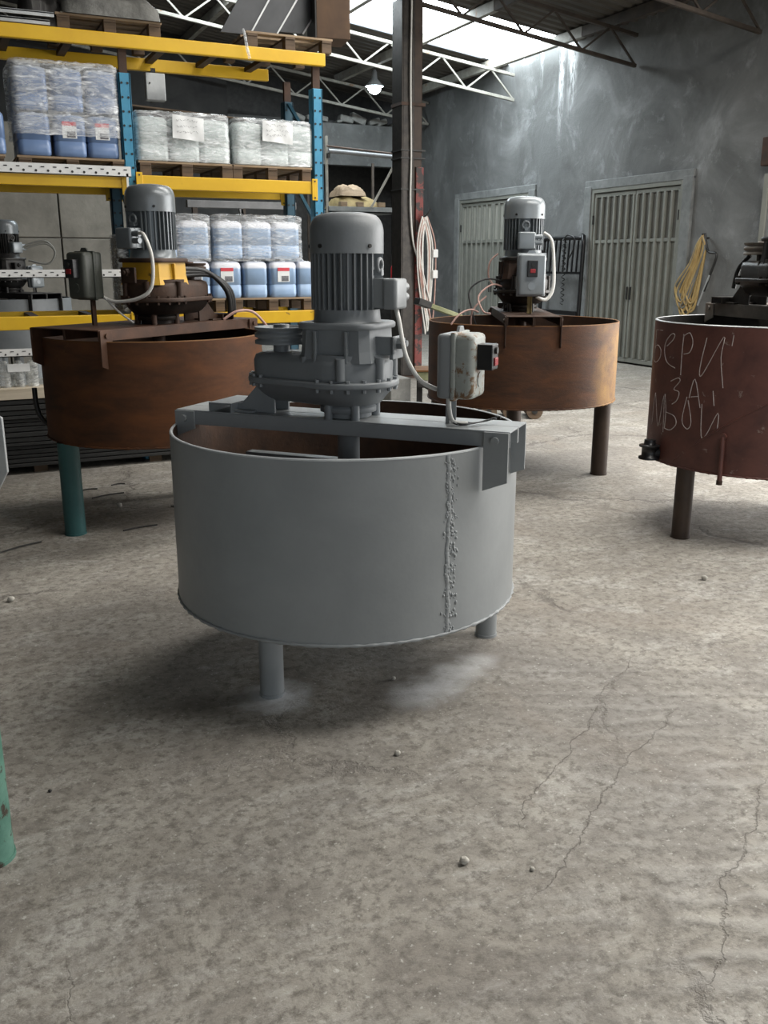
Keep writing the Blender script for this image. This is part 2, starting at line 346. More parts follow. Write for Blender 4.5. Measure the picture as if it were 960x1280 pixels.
def tag(o, label=None, cat=None, group=None, kind=None):
    if label: o['label'] = label
    if cat: o['category'] = cat
    if group: o['group'] = group
    if kind: o['kind'] = kind
    return o
def thing(name, loc, label, cat, rz=0, group=None):
    o = bpy.data.objects.new(name, None); COL.objects.link(o); o.location = loc; o.rotation_euler = (0, 0, rz); o.empty_display_size = .1
    return tag(o, label, cat, group)
def copy_tree(o, parent=None):
    c = o.copy(); COL.objects.link(c); c.parent = parent
    for ch in list(o.children): copy_tree(ch, c)
    return c
def dup(o, loc, rz=None, label=None, group=None):
    c = copy_tree(o); c.location = loc
    if rz is not None: c.rotation_euler = (0, 0, rz)
    if label: c['label'] = label
    if group: c['group'] = group
    return c
def rrect(cx, cy, wx, wy, r, z, n=5):
    pts = []
    for (sx, sy, a0) in ((1, 1, 0), (-1, 1, 90), (-1, -1, 180), (1, -1, 270)):
        for k in range(n):
            a = radians(a0+90*k/(n-1))
            pts.append((cx+sx*(wx/2-r)+r*cos(a), cy+sy*(wy/2-r)+r*sin(a), z))
    return pts
def rbox(mb, x0, x1, y0, y1, z0, z1, r, e=None):
    """box with rounded vertical edges and softened top and bottom"""
    e = e or r*.6; cx, cy, wx, wy = (x0+x1)/2, (y0+y1)/2, x1-x0, y1-y0
    R = []
    for k in range(4):
        a = pi/2*k/3; i = e*(1-sin(a)); R.append(rrect(cx, cy, wx-2*i, wy-2*i, max(r-i*.5, .002), z0+e*(1-cos(a))))
    for k in range(4):
        a = pi/2*k/3; i = e*(1-cos(a)); R.append(rrect(cx, cy, wx-2*i, wy-2*i, max(r-i*.5, .002), z1-e+e*sin(a)))
    return mb.loft(R)

# ------------------------------------------------------------------ the hall
ROOF0, SL = 5.10, .128
def rz_(u): return ROOF0+SL*(9.93-u)
o = MB().add([(-12, -25, 0), (35, -25, 0), (35, 22, 0), (-12, 22, 0)], [(0, 1, 2, 3)]).build('floor', 'floor'); o['kind'] = 'structure'
# right wall with two door openings
mb = MB()
D1 = (10.95, 13.10, 2.75); D2 = (14.96, 17.53, 2.82)
for y0, y1, z0, z1 in ((7.8, D1[0], 0, 5.4), (-7, .2, 0, 5.4), (.2, 7.8, 4.1, 5.4), (D1[0], D1[1], D1[2], 5.4), (D1[1], D2[0], 0, 5.4), (D2[0], D2[1], D2[2], 5.4), (D2[1], 19.6, 0, 5.4)):
    mb.bb(9.93, 10.15, y0, y1, z0, z1)
mb.build('wall_right', 'wall')['kind'] = 'structure'
mb = MB()
mb.bb(9.75, 10.15, 19.3, 19.55, 0, 5.4); mb.bb(5.55, 9.75, 19.3, 19.55, 3.6, 4.42); mb.bb(5.55, 9.75, 19.3, 19.55, 0, .05)
mb.build('wall_back', 'wall')['kind'] = 'structure'
MB().bb(-9, 5.55, 19.3, 19.55, 0, 7.4).build('wall_back', 'shaded_wall')['kind'] = 'structure'
MB().bb(-9, -4.2, -7.1, -6.9, 0, 7.4).bb(5.2, 10.1, -7.1, -6.9, 0, 7.4).bb(-4.2, 5.2, -7.1, -6.9, 3.9, 7.4).build('wall_front', 'wall')['kind'] = 'structure'
MB().bb(5.4, 9.9, 20.6, 20.75, 0, 4.5).bb(5.4, 5.5, 19.55, 20.6, 0, 4.5).bb(9.8, 9.9, 19.55, 20.6, 0, 4.5).bb(5.4, 9.9, 19.55, 20.7, 4.43, 4.5).bb(5.4, 9.9, 20.6, 20.75, 4.4, 6.2).bb(-9, 5.6, 19.55, 19.6, 6, 7.5).build('wall_store', 'iron_dark')['kind'] = 'structure'
MB().bb(-9.1, -8.9, -7, 19.5, 0, 7.6).build('wall_left', 'wall')['kind'] = 'structure'
# precast panel wall behind the racking
pw = MB().bb(-3, 3.05, 15.65, 15.7, 0, 3.6).build('wall_panels', 'wall_panel'); pw['kind'] = 'structure'
x = -3.0
for wd in (1.3, 1.25, 1.3, .9, 1.3):
    for z0, z1 in ((.02, 1.95), (1.97, 3.6)):
        MB().bb(x+.012, x+wd-.012, 15.56+random.uniform(0, .02), 15.655, z0, z1).build('panel', 'wall_panel', pw, .008)
    x += wd
# roof: corrugated sheets between and beside the roof lights
def corr(y0, y1, x0, x1, name, mat, pitch=.2, h=.03, kind='structure'):
    vs = []; n = max(1, int((y1-y0)/pitch)); ys = []
    p = (y1-y0)/n
    for i in range(n):
        b = y0+i*p; ys += [(b, 0), (b+p*.35, 0), (b+p*.5, h), (b+p*.85, h)]
    ys.append((y1, 0))
    for y, dz in ys:
        vs += [(x0, y, rz_(x0)+dz), (x1, y, rz_(x1)+dz)]
    fs = [(2*i, 2*i+1, 2*i+3, 2*i+2) for i in range(len(ys)-1)]
    ob = MB().add(vs, fs).build(name, mat); ob['kind'] = kind
    return ob
LIGHTS = [(13.75, 15.85, 2.2, 9.9, 'near'), (16.6, 17.1, 7.2, 9.0, 'slot')]
corr(-7, .0, -9, 10.1, 'ceiling', 'roof_under')
OPEN = [(.3, 2.3, 2.5, 9.0), (5.2, 7.0, 3.2, 9.5), (9.6, 11.0, 6.8, 9.4)]
ylist = [(0, .3), (.3, 2.3), (2.3, 5.2), (5.2, 7.0), (7.0, 9.6), (9.6, 11.0), (11.0, 13.75), (13.75, 15.85), (15.85, 20.8)]
op = {.3: (2.5, 9.0), 5.2: (3.2, 9.5), 13.75: (3.4, 9.93)}
for y0, y1 in ylist:
    if y0 in op:
        a, b_ = op[y0]
        corr(y0, y1, -9, a, 'ceiling', 'roof_under')
        if b_ < 9.9: corr(y0, y1, b_, 10.1, 'ceiling', 'roof_under')
    else:
        corr(y0, y1, -9, 10.1, 'ceiling', 'roof_under')
sheet_cool = emit('roof_light_cool', (.86, .95, 1.0), SKY_VISIBLE)
sheet_warm = emit('roof_light_warm', (1.0, .97, .92), 12.0)
def skylight(y0, y1, x0, x1, mat):
    first = None
    n = max(1, round((y1-y0)/.95)); p = (y1-y0)/n
    root = bpy.data.objects.new('skylight', None); COL.objects.link(root); root['kind'] = 'structure'
    for i in range(n):
        a = y0+i*p
        pts = []; q = 5
        for k in range(q):
            yy = a+.01+(p-.02)*k/(q-1); dz = .02+(.03 if k % 2 else 0)
            pts += [(x0, yy, rz_(x0)+dz), (x1, yy, rz_(x1)+dz)]
        MB().add(pts, [(2*k, 2*k+2, 2*k+3, 2*k+1) for k in range(q-1)]).build('roof_sheet', mat, root)
    return root
skylight(13.75, 15.85, 3.4, 10.0, sheet_cool)
skylight(.3, 2.3, 2.5, 9.0, sheet_warm)
skylight(5.2, 7.0, 3.2, 9.5, sheet_warm)
# purlins along the hall
for i, u in enumerate((9.5, 7.9, 6.3, 4.7, 3.1, 1.5, -.1, -1.7)):
    z = rz_(u)-.09
    ob = MB().bb(u-.04, u+.04, -1, 13.0, z-.08, z+.075).build('trim_purlin', 'truss_dark', bevel=.005); ob['kind'] = 'structure'
    ob = MB().bb(u-.045, u+.045, 13.0, 19.3, z-.08, z+.075).build('trim_purlin', 'truss_pale' if u > 4 else 'truss_dark', bevel=.005); ob['kind'] = 'structure'
# rafters: parallel chord trusses running down to the right wall
def roof_truss(v, mat, u0=-2.2, u1=9.88, zb=4.46, depth=.42, label=''):
    t = thing('roof_truss', (u0, v, 0), label, 'roof truss')
    t['kind'] = 'thing'
    L = u1-u0
    def zz(x): return zb+SL*(9.93-(u0+x))
    MB().bar((0, 0, zz(0)), (L, 0, zz(L)), .055, .05).build('bottom_chord', mat, t, .004)
    MB().bar((0, 0, zz(0)+depth), (L, 0, zz(L)+depth), .055, .05).build('top_chord', mat, t, .004)
    n = 24; st = L/n
    for k in range(n):
        a, b_ = (k*st, (k+1)*st)
        up = k % 2
        MB().bar((a, 0, zz(a)+(depth if up else 0)), (b_, 0, zz(b_)+(0 if up else depth)), .026, .026).build('web', mat, t)
    return t
roof_truss(18.94, 'truss_pale', label='pale lattice roof truss furthest back, low over the dark store opening')
roof_truss(15.56, 'truss_pale', label='pale lattice roof truss along the far edge of the bright skylight')
roof_truss(12.18, 'truss_dark', label='dark lattice roof truss carried by the black pillar in front of the skylight')
roof_truss(9.75, 'truss_dark', label='dark beam truss crossing the top right corner of the picture', zb=4.44)

# ------------------------------------------------------------------ doors
def make_door(n, y0, y1, h, glassmat):
    d = bpy.data.objects.new('door_%d' % n, None); COL.objects.link(d); d.location = (9.93, y0, 0); d['kind'] = 'structure'
    w_ = y1-y0
    f = MB(); f.bb(-.03, .12, 0, .06, 0, h).bb(-.03, .12, w_-.06, w_, 0, h).bb(-.03, .12, .06, w_-.06, h-.06, h); f.build('door_frame', 'door_paint', d, .006)
    f = MB(); f.bb(-.05, 0, -.20, 0, 0, h+.05).bb(-.05, 0, w_, w_+.18, 0, h+.05).bb(-.04, 0, -.2, w_+.18, h, h+.14); f.build('door_surround', 'plaster_light', d, .01)
    half = (w_-.14)/2
    for s in (0, 1):
        a = .065+s*(half+.01)
        leaf = MB().bb(.035, .06, a, a+half, .03, h-.07).build('door_leaf', 'door_paint', d)
        railz = h-.82
        MB().bb(.0, .03, a, a+half, railz-.03, railz+.02).build('rail', 'door_paint', leaf, .004)
        MB().bb(.0, .03, a, a+half, .03, .1).build('bottom_rail', 'door_paint', leaf, .004)
        MB().bb(.0, .03, a, a+half, h-.13, h-.07).build('top_rail', 'door_paint', leaf, .004)
        MB().bb(.028, .036, a+.05, a+half-.05, railz+.03, h-.14).build('pane', glassmat, leaf)
        k = 7
        for i in range(k):
            yy = a+.03+(half-.06)*i/(k-1)
            MB().bb(-.015, .035, yy-.022, yy+.022, .1, h-.13).build('rib', 'door_paint', leaf, .006)
        MB().bb(-.03, 0, a+(half-.05 if s == 0 else .02), a+(half-.02 if s == 0 else .05), 1.02, 1.22).build('door_handle', 'iron_dark', leaf, .003)
        for hz in (.5, 2.2): MB().cyl((-.02, a+(0 if s == 0 else half), hz), (-.02, a+(0 if s == 0 else half), hz+.14), .018, n=8).build('hinge', 'iron_dark', leaf)
    MB().bb(.13, .16, 0, w_, 0, h).build('door_back', 'iron_dark', d)
make_door(1, *D1, 'door_glass_dark'); make_door(2, *D2, 'door_glass')
# pale panel leaning on the wall at the picture's right edge
t = thing('wall_board', (9.8, 8.35, 0), 'tall pale board standing on the wall at the far right edge', 'board')
MB().bb(0, .05, 0, .98, 0, 2.68).build('board', 'plaster_light', t, .006); MB().bb(-.02, .03, .92, 1.0, 0, 2.70).build('edge_strip', 'door_paint', t, .004)
tag(MB().bb(9.78, 9.92, 9.30, 9.44, 2.8, 3.15).build('wall_bracket', 'rust_dark', bevel=.01), 'rusty steel post high on the wall at right edge', 'post')

# ------------------------------------------------------------------ pillar and its cables
t = thing('steel_pillar', (5.98, 12.05, 0), 'tall dark steel pillar with red painted lower side', 'pillar')
MB().bb(-.15, .15, -.13, .13, 0, 4.92).build('column', 'brown_pipe', t, .012)
MB().bb(-.17, -.13, -.15, .15, 0, 4.92).bb(-.15, .02, -.155, -.13, 0, 4.92).build('flange_plate', 'grease_dark', t, .006)
MB().bb(.05, .165, -.16, -.12, .05, 2.85).build('red_face', 'red_worn', t, .004)
for z in (2.55, 2.95, 3.05): MB().bb(-.185, .18, -.17, .15, z, z+.018).build('wire_band', 'iron_dark', t)
MB().bb(-.18, .18, -.165, .16, 3.62, 3.66).build('splice', 'rust_dark', t)
MB().bb(-.28, .28, -.25, .25, 0, .03).build('base_plate', 'rust_dark', t)
tag(MB().tube([(5.93, 11.865, 4.90), (5.92, 11.86, 4.0), (5.94, 11.87, 3.0), (5.93, 11.86, 2.4), (5.97, 11.86, 1.9), (6.06, 11.84, 1.55), (6.10, 11.84, 1.1)], .013).build('power_cable', 'white_cable'), 'thin white cable running down the front of the dark pillar', 'cable')
t = thing('cable_coil', (6.12, 11.82, 0), 'bundle of pinkish white cable hung on a hook of the pillar', 'cable coil')
for k in range(7):
    r = random.uniform; w_ = r(.05, .12); zt = 2.24-r(0, .06); zb = r(.62, 1.05); dx = r(-.03, .05)
    MB().tube([(dx, 0, zt), (dx-w_, r(-.02, 0), zt-.3), (dx-w_*.8, 0, (zt+zb)/2), (dx+r(-.02, .06), -.02, zb+.1), (dx+w_*.9, 0, zb), (dx+w_*1.2, 0, (zt+zb)/2-.2), (dx+w_, r(-.03, 0), zt-.35), (dx, 0, zt)], .011, 6).build('loop', 'pink_cable' if k in (1, 4) else 'white_cable', t)
MB().tube([(-.03, 0.02, 2.2), (.02, -.03, 2.22), (.08, -.05, 2.3)], .012).build('hook', 'iron_dark', t)
for z in (1.72, 1.44): MB().bb(.12, .2, -.06, .0, z-.06, z+.05).build('socket', 'white_steel', t, .01)

# ------------------------------------------------------------------ pallet racking
BT = [3.23, 2.247, 1.20]      # beam tops
FV, BV = 7.60, 8.45
rack = thing('pallet_rack', (0, 0, 0), 'yellow and blue steel pallet racking loaded with cans along the left', 'racking')
def upright(u, v, ztop, mat):
    up = MB().bb(u-.045, u+.045, v, v+.015, 0, ztop).bb(u-.045, u-.03, v, v+.09, 0, ztop).bb(u+.03, u+.045, v, v+.09, 0, ztop).build('upright', mat, rack, .004)
    h = MB()
    z = .1
    while z < ztop-.05:
        for s in (-.022, .022): h.cyl((u+s, v-.003, z), (u+s, v+.004, z), .009, n=8)
        z += .10
    h.build('holes', 'hole', up)['kind'] = 'stuff'
    MB().bb(u-.05, u+.05, v-.02, v+.1, 0, .015).build('foot_plate', 'iron_dark', up)
for u in (-.16, 1.41, 2.96):
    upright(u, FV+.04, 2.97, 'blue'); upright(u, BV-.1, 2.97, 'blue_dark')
    MB().bb(u-.03, u+.03, FV+.06, FV+.1, 2.97, 3.135).build('upright_top', 'rust_dark', rack); MB().bb(u-.03, u+.03, BV-.08, BV-.04, 2.97, 3.135).build('upright_top', 'rust_dark', rack)
    for z0 in (.3, 1.1, 1.9, 2.5):
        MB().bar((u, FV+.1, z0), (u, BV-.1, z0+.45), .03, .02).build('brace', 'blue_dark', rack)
for v, e in ((FV, 3.02), (BV-.05, 2.80)):
    MB().bb(-.2, e, v, v+.05, BT[0]-.095, BT[0]).build('beam', 'yellow', rack, .006)
for z in BT[1:]:
    for (a, b_) in ((-.11, 1.36), (1.46, 2.91)):
        for v in (FV, BV-.05):
            bm_ = MB().bb(a, b_, v, v+.05, z-.10, z).build('beam', 'yellow', rack, .006)
            for e in (a-.02, b_-.03):
                MB().bb(e, e+.05, v-.010, v+.0, z-.15, z+.02).build('beam_connector', 'yellow', bm_, .003)
                hh = MB()
                for q in (z-.13, z+.0): hh.cyl((e+.025, v-.013, q), (e+.025, v-.008, q), .007, n=8)
                hh.build('bolts', 'iron_dark', bm_)
for z in BT:
    for (a, b_) in ((-.11, 1.36), (1.46, 2.91)):
        for k in range(3):
            uu = a+.3+k*(b_-a-.6)/2
            MB().bb(uu-.03, uu+.03, FV+.05, BV-.05, z-.04, z-.005).build('cross_bar', 'rust_dark', rack)
# perforated white angles fixed along the front
def perf(x0, x1, z0, z1, label, u_off=0):
    t = thing('perforated_angle', (x0, FV-.035, z0), label, 'steel angle')
    MB().bb(0, x1-x0, 0, .006, 0, z1-z0).bb(0, x1-x0, 0, .05, 0, .006).build('angle', 'white_steel', t)
    h = MB(); L = x1-x0; H = z1-z0
    if L > H:
        k = .05
        while k < L-.03:
            h.cyl((k, -.002, H*.32), (k, .004, H*.32), H*.12, n=8); h.bb(k+.035, k+.06, -.002, .002, H*.62, H*.72); k += .085
    h.build('holes', 'hole', t)['kind'] = 'stuff' if h.v else 'stuff'
    return t
perf(-.1, 1.40, 2.225, 2.30, 'long white perforated angle along the middle yellow beam of the left bay')
perf(-.1, 1.315, 1.485, 1.545, 'white perforated angle bar crossing the left bay at mid height')
perf(-.1, .66, .905, .965, 'white perforated angle bar under the lowest yellow beam')
t = thing('steel_strip', (1.362, FV-.035, 1.75), 'thin white steel strip hanging down beside the rusty mixer motor', 'steel strip')
MB().bb(0, .016, 0, .012, 0, .5).build('strip', 'white_steel', t)

# pallets -------------------------------------------------------------
def make_pallet(label, mat='wood', w_=.78, d=.72, h=.11, group='wooden pallets on the racking'):
    t = thing('pallet', (0, 0, 0), label, 'pallet', group=None)
    for k in range(5):
        y = k*(d-.09)/4
        MB().bb(0, w_, y, y+.09, h-.016, h).build('deck_board', mat, t, .002)
    for yy in (0, d/2-.045, d-.09):
        for xx in (0.01, w_/2-.045, w_-.10):
            MB().bb(xx, xx+.09, yy+.005, yy+.085, 0, h-.034).build('block', 'wood_dark', t, .003)
    for xx in (0.01, w_/2-.045, w_-.10): MB().bb(xx, xx+.09, 0, d, h-.034, h-.016).build('stringer', 'wood_dark', t, .002)
    return t
pal = make_pallet('wooden pallet under the blue jerrycans at the upper left')
pal.location = (.60, FV+.04, BT[1])
def pallet(loc, label, sx=1.0):
    p = dup(pal, loc, None, label); p.scale = (sx, 1, 1); return p
pallet((1.475, FV+.04, BT[1]), 'wooden pallet under the left pair of cloudy wrapped cans', .97)
pallet((2.215, FV+.04, BT[1]), 'wooden pallet under the cloudy cans beside the blue upright', .88)
pallet((1.46, FV+.04, BT[2]), 'wooden pallet on the lowest beam behind the rusty mixer motor', .84)
pallet((2.17, FV+.04, BT[2]), 'wooden pallet on the lowest beam with white labelled blue cans', .93)
pallet((-.22, FV+.04, BT[1]), 'wooden pallet at the extreme left edge of the middle shelf', .95)
pallet((2.36, FV+.0, BT[0]), 'dark wooden pallet under the leaning metal sheets on top', .93)
pallet((.95, FV+.04, BT[0]), 'wooden pallet under the grey tarpaulin heap on top', .98)

# jerrycans -------------------------------------------------------------
def make_can(name, w_, d, h, mat, label, cat='jerrycan', lab=True):
    t = thing(name, (0, 0, 0), label, cat)
    b = MB(); R = []
    r = .04
    for z, i, rr in ((0, .012, .03), (.01, .003, .035), (.03, 0, r), (h*.33, 0, r), (h*.34, .004, r), (h*.36, .004, r), (h*.37, 0, r), (h*.84, 0, r), (h*.90, .004, r), (h*.95, .016, r), (h*.975, .036, .035)):
        R.append(rrect(0, 0, w_-2*i, d-2*i, rr, z, 5))
    b.loft(R); b.build('body', mat, t)
    MB().tube([(0, -.07, h*.955), (0, -.06, h*.985), (0, .0, h*.99), (0, .05, h*.985), (0, .06, h*.955)], .014, 8, 3).build('handle', mat, t)
    MB().cyl((0, -d*.32, h*.93), (0, -d*.32, h*.985), .026, n=14).build('cap', 'cap_white', t)
    return t
def add_label(t, w_, d, h, kind):
    y = -d/2-.002
    lb = MB().bb(-w_*.24, w_*.20, y-.002, y+.004, h*.42, h*.80).build('paper_label', 'paper', t)
    MB().bb(-w_*.24, w_*.20, y-.0035, y-.002, h*.71, h*.80).build('print_band', 'red_print', lb)
    MB().bb(-w_*.10, w_*.16, y-.0035, y-.002, h*.44, h*.58).build('print_block', 'dark_print', lb)
    return lb
CW, CD, CH = .238, .27, .305
can_plain = make_can('jerrycan', CW, CD, CH, 'jerry_blue', 'blue liquid jerrycan')
can_lab = make_can('jerrycan', CW, CD, CH, 'jerry_blue', 'blue liquid jerrycan'); add_label(can_lab, CW, CD, CH, 0)
n_used = {'p': 0, 'l': 0}
def can(kind, loc, label, rz=0, group=None, s=(1, 1, 1)):
    src = can_lab if kind == 'l' else can_plain
    if n_used[kind] == 0:
        o = src; o.location = loc; o.rotation_euler = (0, 0, rz); o['label'] = label
    else: o = dup(src, loc, rz, label)
    n_used[kind] += 1
    if group: o['group'] = group
    o.scale = s
    return o
z0 = BT[2]+.11; yv = FV+.19
g1 = 'blue liquid cans on the lowest shelf'
bot = [(1.62, 'p', 'lower blue can hidden half behind the rusty motor belt pulley', 1.0), (1.885, 'l', 'lower blue can wrapped in film with a torn pale label', 1.0), (2.145, 'l', 'lower blue can with red and white label, third from the blue upright', 1.02), (2.39, 'p', 'lower blue can turned narrow side out without a label, between labelled ones', .86), (2.635, 'l', 'lower blue can with red topped label next to the grey motor', 1.0), (2.83, 'p', 'lower blue can at the foot of the blue upright', .6)]
for u, k, l, s in bot: can(k, (u, yv, z0), l, 0, g1, (s, 1, 1))
z1 = z0+CH+.012
top = [(1.625, 'film covered blue can of the top layer, leftmost and partly behind motor'), (1.885, 'film covered blue can of the top layer, at the left pair right side'), (2.17, 'film covered blue can of the top layer showing its dark left side'), (2.42, 'film covered blue can of the top layer, second from the blue upright'), (2.665, 'film covered blue can of the top layer against the blue upright')]
for u, l in top: can('p', (u, yv, z1), l, 0, g1, (1.02, 1, 1))
for u, l in ((1.75, 'blue can in the second row behind the left top pair'), (2.3, 'blue can in the second row behind the top layer middle'), (2.6, 'blue can in the second row close to the blue upright')):
    can('p', (u, yv+.30, z1), l, 0, g1)
    can('p', (u, yv+.30, z0), l.replace('blue can', 'lower blue can').replace('top ', 'bottom '), 0, g1)
# upper left bay: deep blue cans, two layers
can_deep = make_can('jerrycan', .232, .27, .305, 'jerry_deep', 'deep blue jerrycan on the left of the front row, upper left pallet')
can_deep.location = (.735, yv, BT[1]+.115); can_deep['group'] = 'deep blue cans on the upper left pallet'
dl = make_can('jerrycan', .232, .27, .305, 'jerry_deep', 'deep blue jerrycan with red printed label in the middle of the lower row'); add_label(dl, .232, .27, .305, 0)
dl.location = (.99, yv, BT[1]+.115); dl['group'] = can_deep['group']
dup(dl, (1.228, yv, BT[1]+.115), None, 'deep blue jerrycan with red printed label next to the blue upright')
for i, u in enumerate((.74, .99, 1.235)):
    dup(can_deep, (u, yv, BT[1]+.43), None, 'deep blue can under crumpled film in the upper layer, %s' % ('left', 'middle', 'right beside upright')[i]).scale = (1, 1, 1.0)
    dup(can_deep, (u, yv+.3, BT[1]+.115), None, 'deep blue can in the back row of the lower layer, %s' % ('left', 'middle', 'right')[i])
    dup(can_deep, (u, yv+.3, BT[1]+.43), None, 'deep blue can in the back row of the upper layer, %s' % ('left', 'middle', 'right')[i])
dup(can_deep, (.42, yv, BT[1]+.115), None, 'deep blue can half out of the picture at the left edge')

def wrap(x0, x1, y0, y1, z0, z1, label, mat='film', r=.05, amp=.005):
    mb = MB(); nx, ny, nz = 26, 8, 18
    R = []
    base = rrect((x0+x1)/2, (y0+y1)/2, x1-x0, y1-y0, r, 0, 6)
    # densify the outline
    pts = []
    for i in range(len(base)):
        a = base[i]; b_ = base[(i+1) % len(base)]; L = hypot(b_[0]-a[0], b_[1]-a[1]); n = max(1, int(L/.03))
        for k in range(n): pts.append((a[0]+(b_[0]-a[0])*k/n, a[1]+(b_[1]-a[1])*k/n))
    cx, cy = (x0+x1)/2, (y0+y1)/2
    zs = [z0+(z1-z0)*j/nz for j in range(nz+1)]
    for j, z in enumerate(zs):
        row = []
        for i, (px, py) in enumerate(pts):
            d = amp*(.5*random.random()+.7*sin(i*.35+j*.8)*sin(j*.5+i*.12))
            k = 1+(d)/max(.2, hypot(px-cx, py-cy))
            row.append((cx+(px-cx)*k, cy+(py-cy)*k, z+random.uniform(-.003, .003)))
        R.append(row)
    for s_, dz in ((.96, .014), (.80, .022), (.5, .024)):
        R.append([(cx+(px-cx)*s_, cy+(py-cy)*s_, z1+dz+random.uniform(-.006, .006)) for px, py in pts])
    mb.loft(R, caps=False)
    return tag(mb.build('stretch_film', mat), label, 'plastic film')
wrap(.60, 1.365, yv-.15, yv+.46, BT[1]+.26, BT[1]+.755, 'crumpled clear film round the upper layer of deep blue cans', 'film_thick')
wrap(1.49, 2.02, yv-.15, yv+.46, z1-.02, z1+.325, 'crumpled clear film round the two left cans of the low shelf')
wrap(2.04, 2.81, yv-.15, yv+.46, z1-.02, z1+.33, 'crumpled clear film round the three cans beside the blue upright')
# cloudy cans in the upper right bay
cl = make_can('jerrycan', .245, .27, .33, 'cloudy', 'cloudy white can, left of three on the left pallet', 'jerrycan')
cl.location = (1.60, yv, BT[1]+.115); cl['group'] = 'cloudy cans under film'
for u, l in ((1.85, 'cloudy white can, middle of three on the left pallet'), (2.09, 'cloudy white can, right of three on the left pallet'), (2.36, 'cloudy white can, left of three beside the blue upright'), (2.595, 'cloudy white can, middle of three with a pale bottle label below the paper'), (2.81, 'cloudy white can, right of three against the blue upright')):
    dup(cl, (u, yv, BT[1]+.115), None, l).scale = (.97, 1, 1)
for i, u in enumerate((1.62, 1.86, 2.10, 2.37, 2.60, 2.82)):
    dup(cl, (u, yv+.3, BT[1]+.115), None, 'cloudy white can in the back row, number %s from the left upright' % ('one', 'two', 'three', 'four', 'five', 'six')[i]).scale = (.95, 1, 1)
wrap(1.468, 2.215, yv-.15, yv+.46, BT[1]+.115, BT[1]+.46, 'crinkled film wrapped round the left block of cloudy cans', 'film_thick', .06)
wrap(2.24, 2.915, yv-.15, yv+.46, BT[1]+.115, BT[1]+.45, 'crinkled film wrapped round the right block of cloudy cans', 'film_thick', .06)
def note(x0, x1, z0_, z1_, y, label, tilt=.02):
    t = thing('paper_note', ((x0+x1)/2, y, (z0_+z1_)/2), label, 'paper note')
    n = 8; vs = []; W_ = x1-x0; H_ = z1_-z0_
    for i in range(n+1):
        for j in range(5):
            vs.append((-W_/2+W_*i/n+tilt*.3*j/4, .004*sin(i*1.3+j), -H_/2+H_*j/4-tilt*(i/n)))
    MB().add(vs, [(i*5+j, (i+1)*5+j, (i+1)*5+j+1, i*5+j+1) for i in range(n) for j in range(4)], True).build('sheet', 'paper', t)
    s = MB()
    for q in range(3):
        x = -W_*.36
        zz = H_*.25-q*H_*.24
        while x < W_*.30:
            L = random.uniform(.01, .02); s.tube([(x, -.008, zz+random.uniform(-.008, .01)), (x+L*.5, -.008, zz+random.uniform(-.01, .012)), (x+L, -.008, zz+random.uniform(-.01, .01))], .0012, 4, 2); x += L*1.5
    s.build('handwriting', 'dark_print', t)['kind'] = 'stuff'
note(1.745, 1.99, 2.53, 2.70, yv-.175, 'white handwritten paper sheet on the left cloudy block')
note(2.47, 2.725, 2.545, 2.70, yv-.175, 'white handwritten paper sheet on the right cloudy block')
# flat dark sheet lying over the left block
t = thing('cover_sheet', (1.62, yv+.0, BT[1]+.50), 'dark flat board lying over the wrapped cloudy cans', 'board')
MB().box((.32, .25, 0), (.95, .5, .012), Matrix.Rotation(radians(3), 3, 'Y')).build('board', 'wood_dark', t, .002)
# things stored on top
def heap(x0, x1, y0, y1, z0_, h, name, label, cat, mat, seed=1):
    random.seed(seed); n, m_ = 26, 12; vs = []
    for i in range(n+1):
        for j in range(m_+1):
            a = i/n; b_ = j/m_; e = (sin(pi*a)**.35)*(sin(pi*b_)**.35)
            vs.append((x0+(x1-x0)*a+random.uniform(-.01, .01), y0+(y1-y0)*b_, z0_+h*e*(.75+.2*sin(7*a+3*b_))+.02*random.random()*e))
    fs = [(i*(m_+1)+j, (i+1)*(m_+1)+j, (i+1)*(m_+1)+j+1, i*(m_+1)+j+1) for i in range(n) for j in range(m_)]
    return tag(MB().add(vs, fs, True).build(name, mat), label, cat)
heap(.99, 1.72, FV+.0, FV+.75, BT[0]+.105, .33, 'tarpaulin', 'grey plastic tarpaulin heaped over a pallet on top of the rack', 'tarpaulin', 'tarp')
heap(.72, 1.02, FV+.05, FV+.6, BT[0]+.005, .42, 'sack_heap', 'dark sack slumped beside the white profiles on the rack top', 'sack', 'iron_dark', 3)
for i, (zz, l) in enumerate(((.085, 'upper white metal profile lying on top of the rack at the left'), (.035, 'lower white metal profile lying on top of the rack at the left'))):
    t = thing('metal_profile', (-.3, FV+.02+.02*i, BT[0]+zz), l, 'metal profile')
    MB().bb(0, 1.24-.03*i, 0, .10, 0, .010+.004*i).bb(0, 1.24-.03*i, 0, .006, -.02, .012).build('profile', 'galv', t, .001)
tag(MB().bb(-.25, .9, FV+.05, FV+.5, BT[0]+.004, BT[0]+.028).build('flat_board', 'wood_dark', bevel=.003), 'dark board under the white metal profiles on the rack top', 'board')
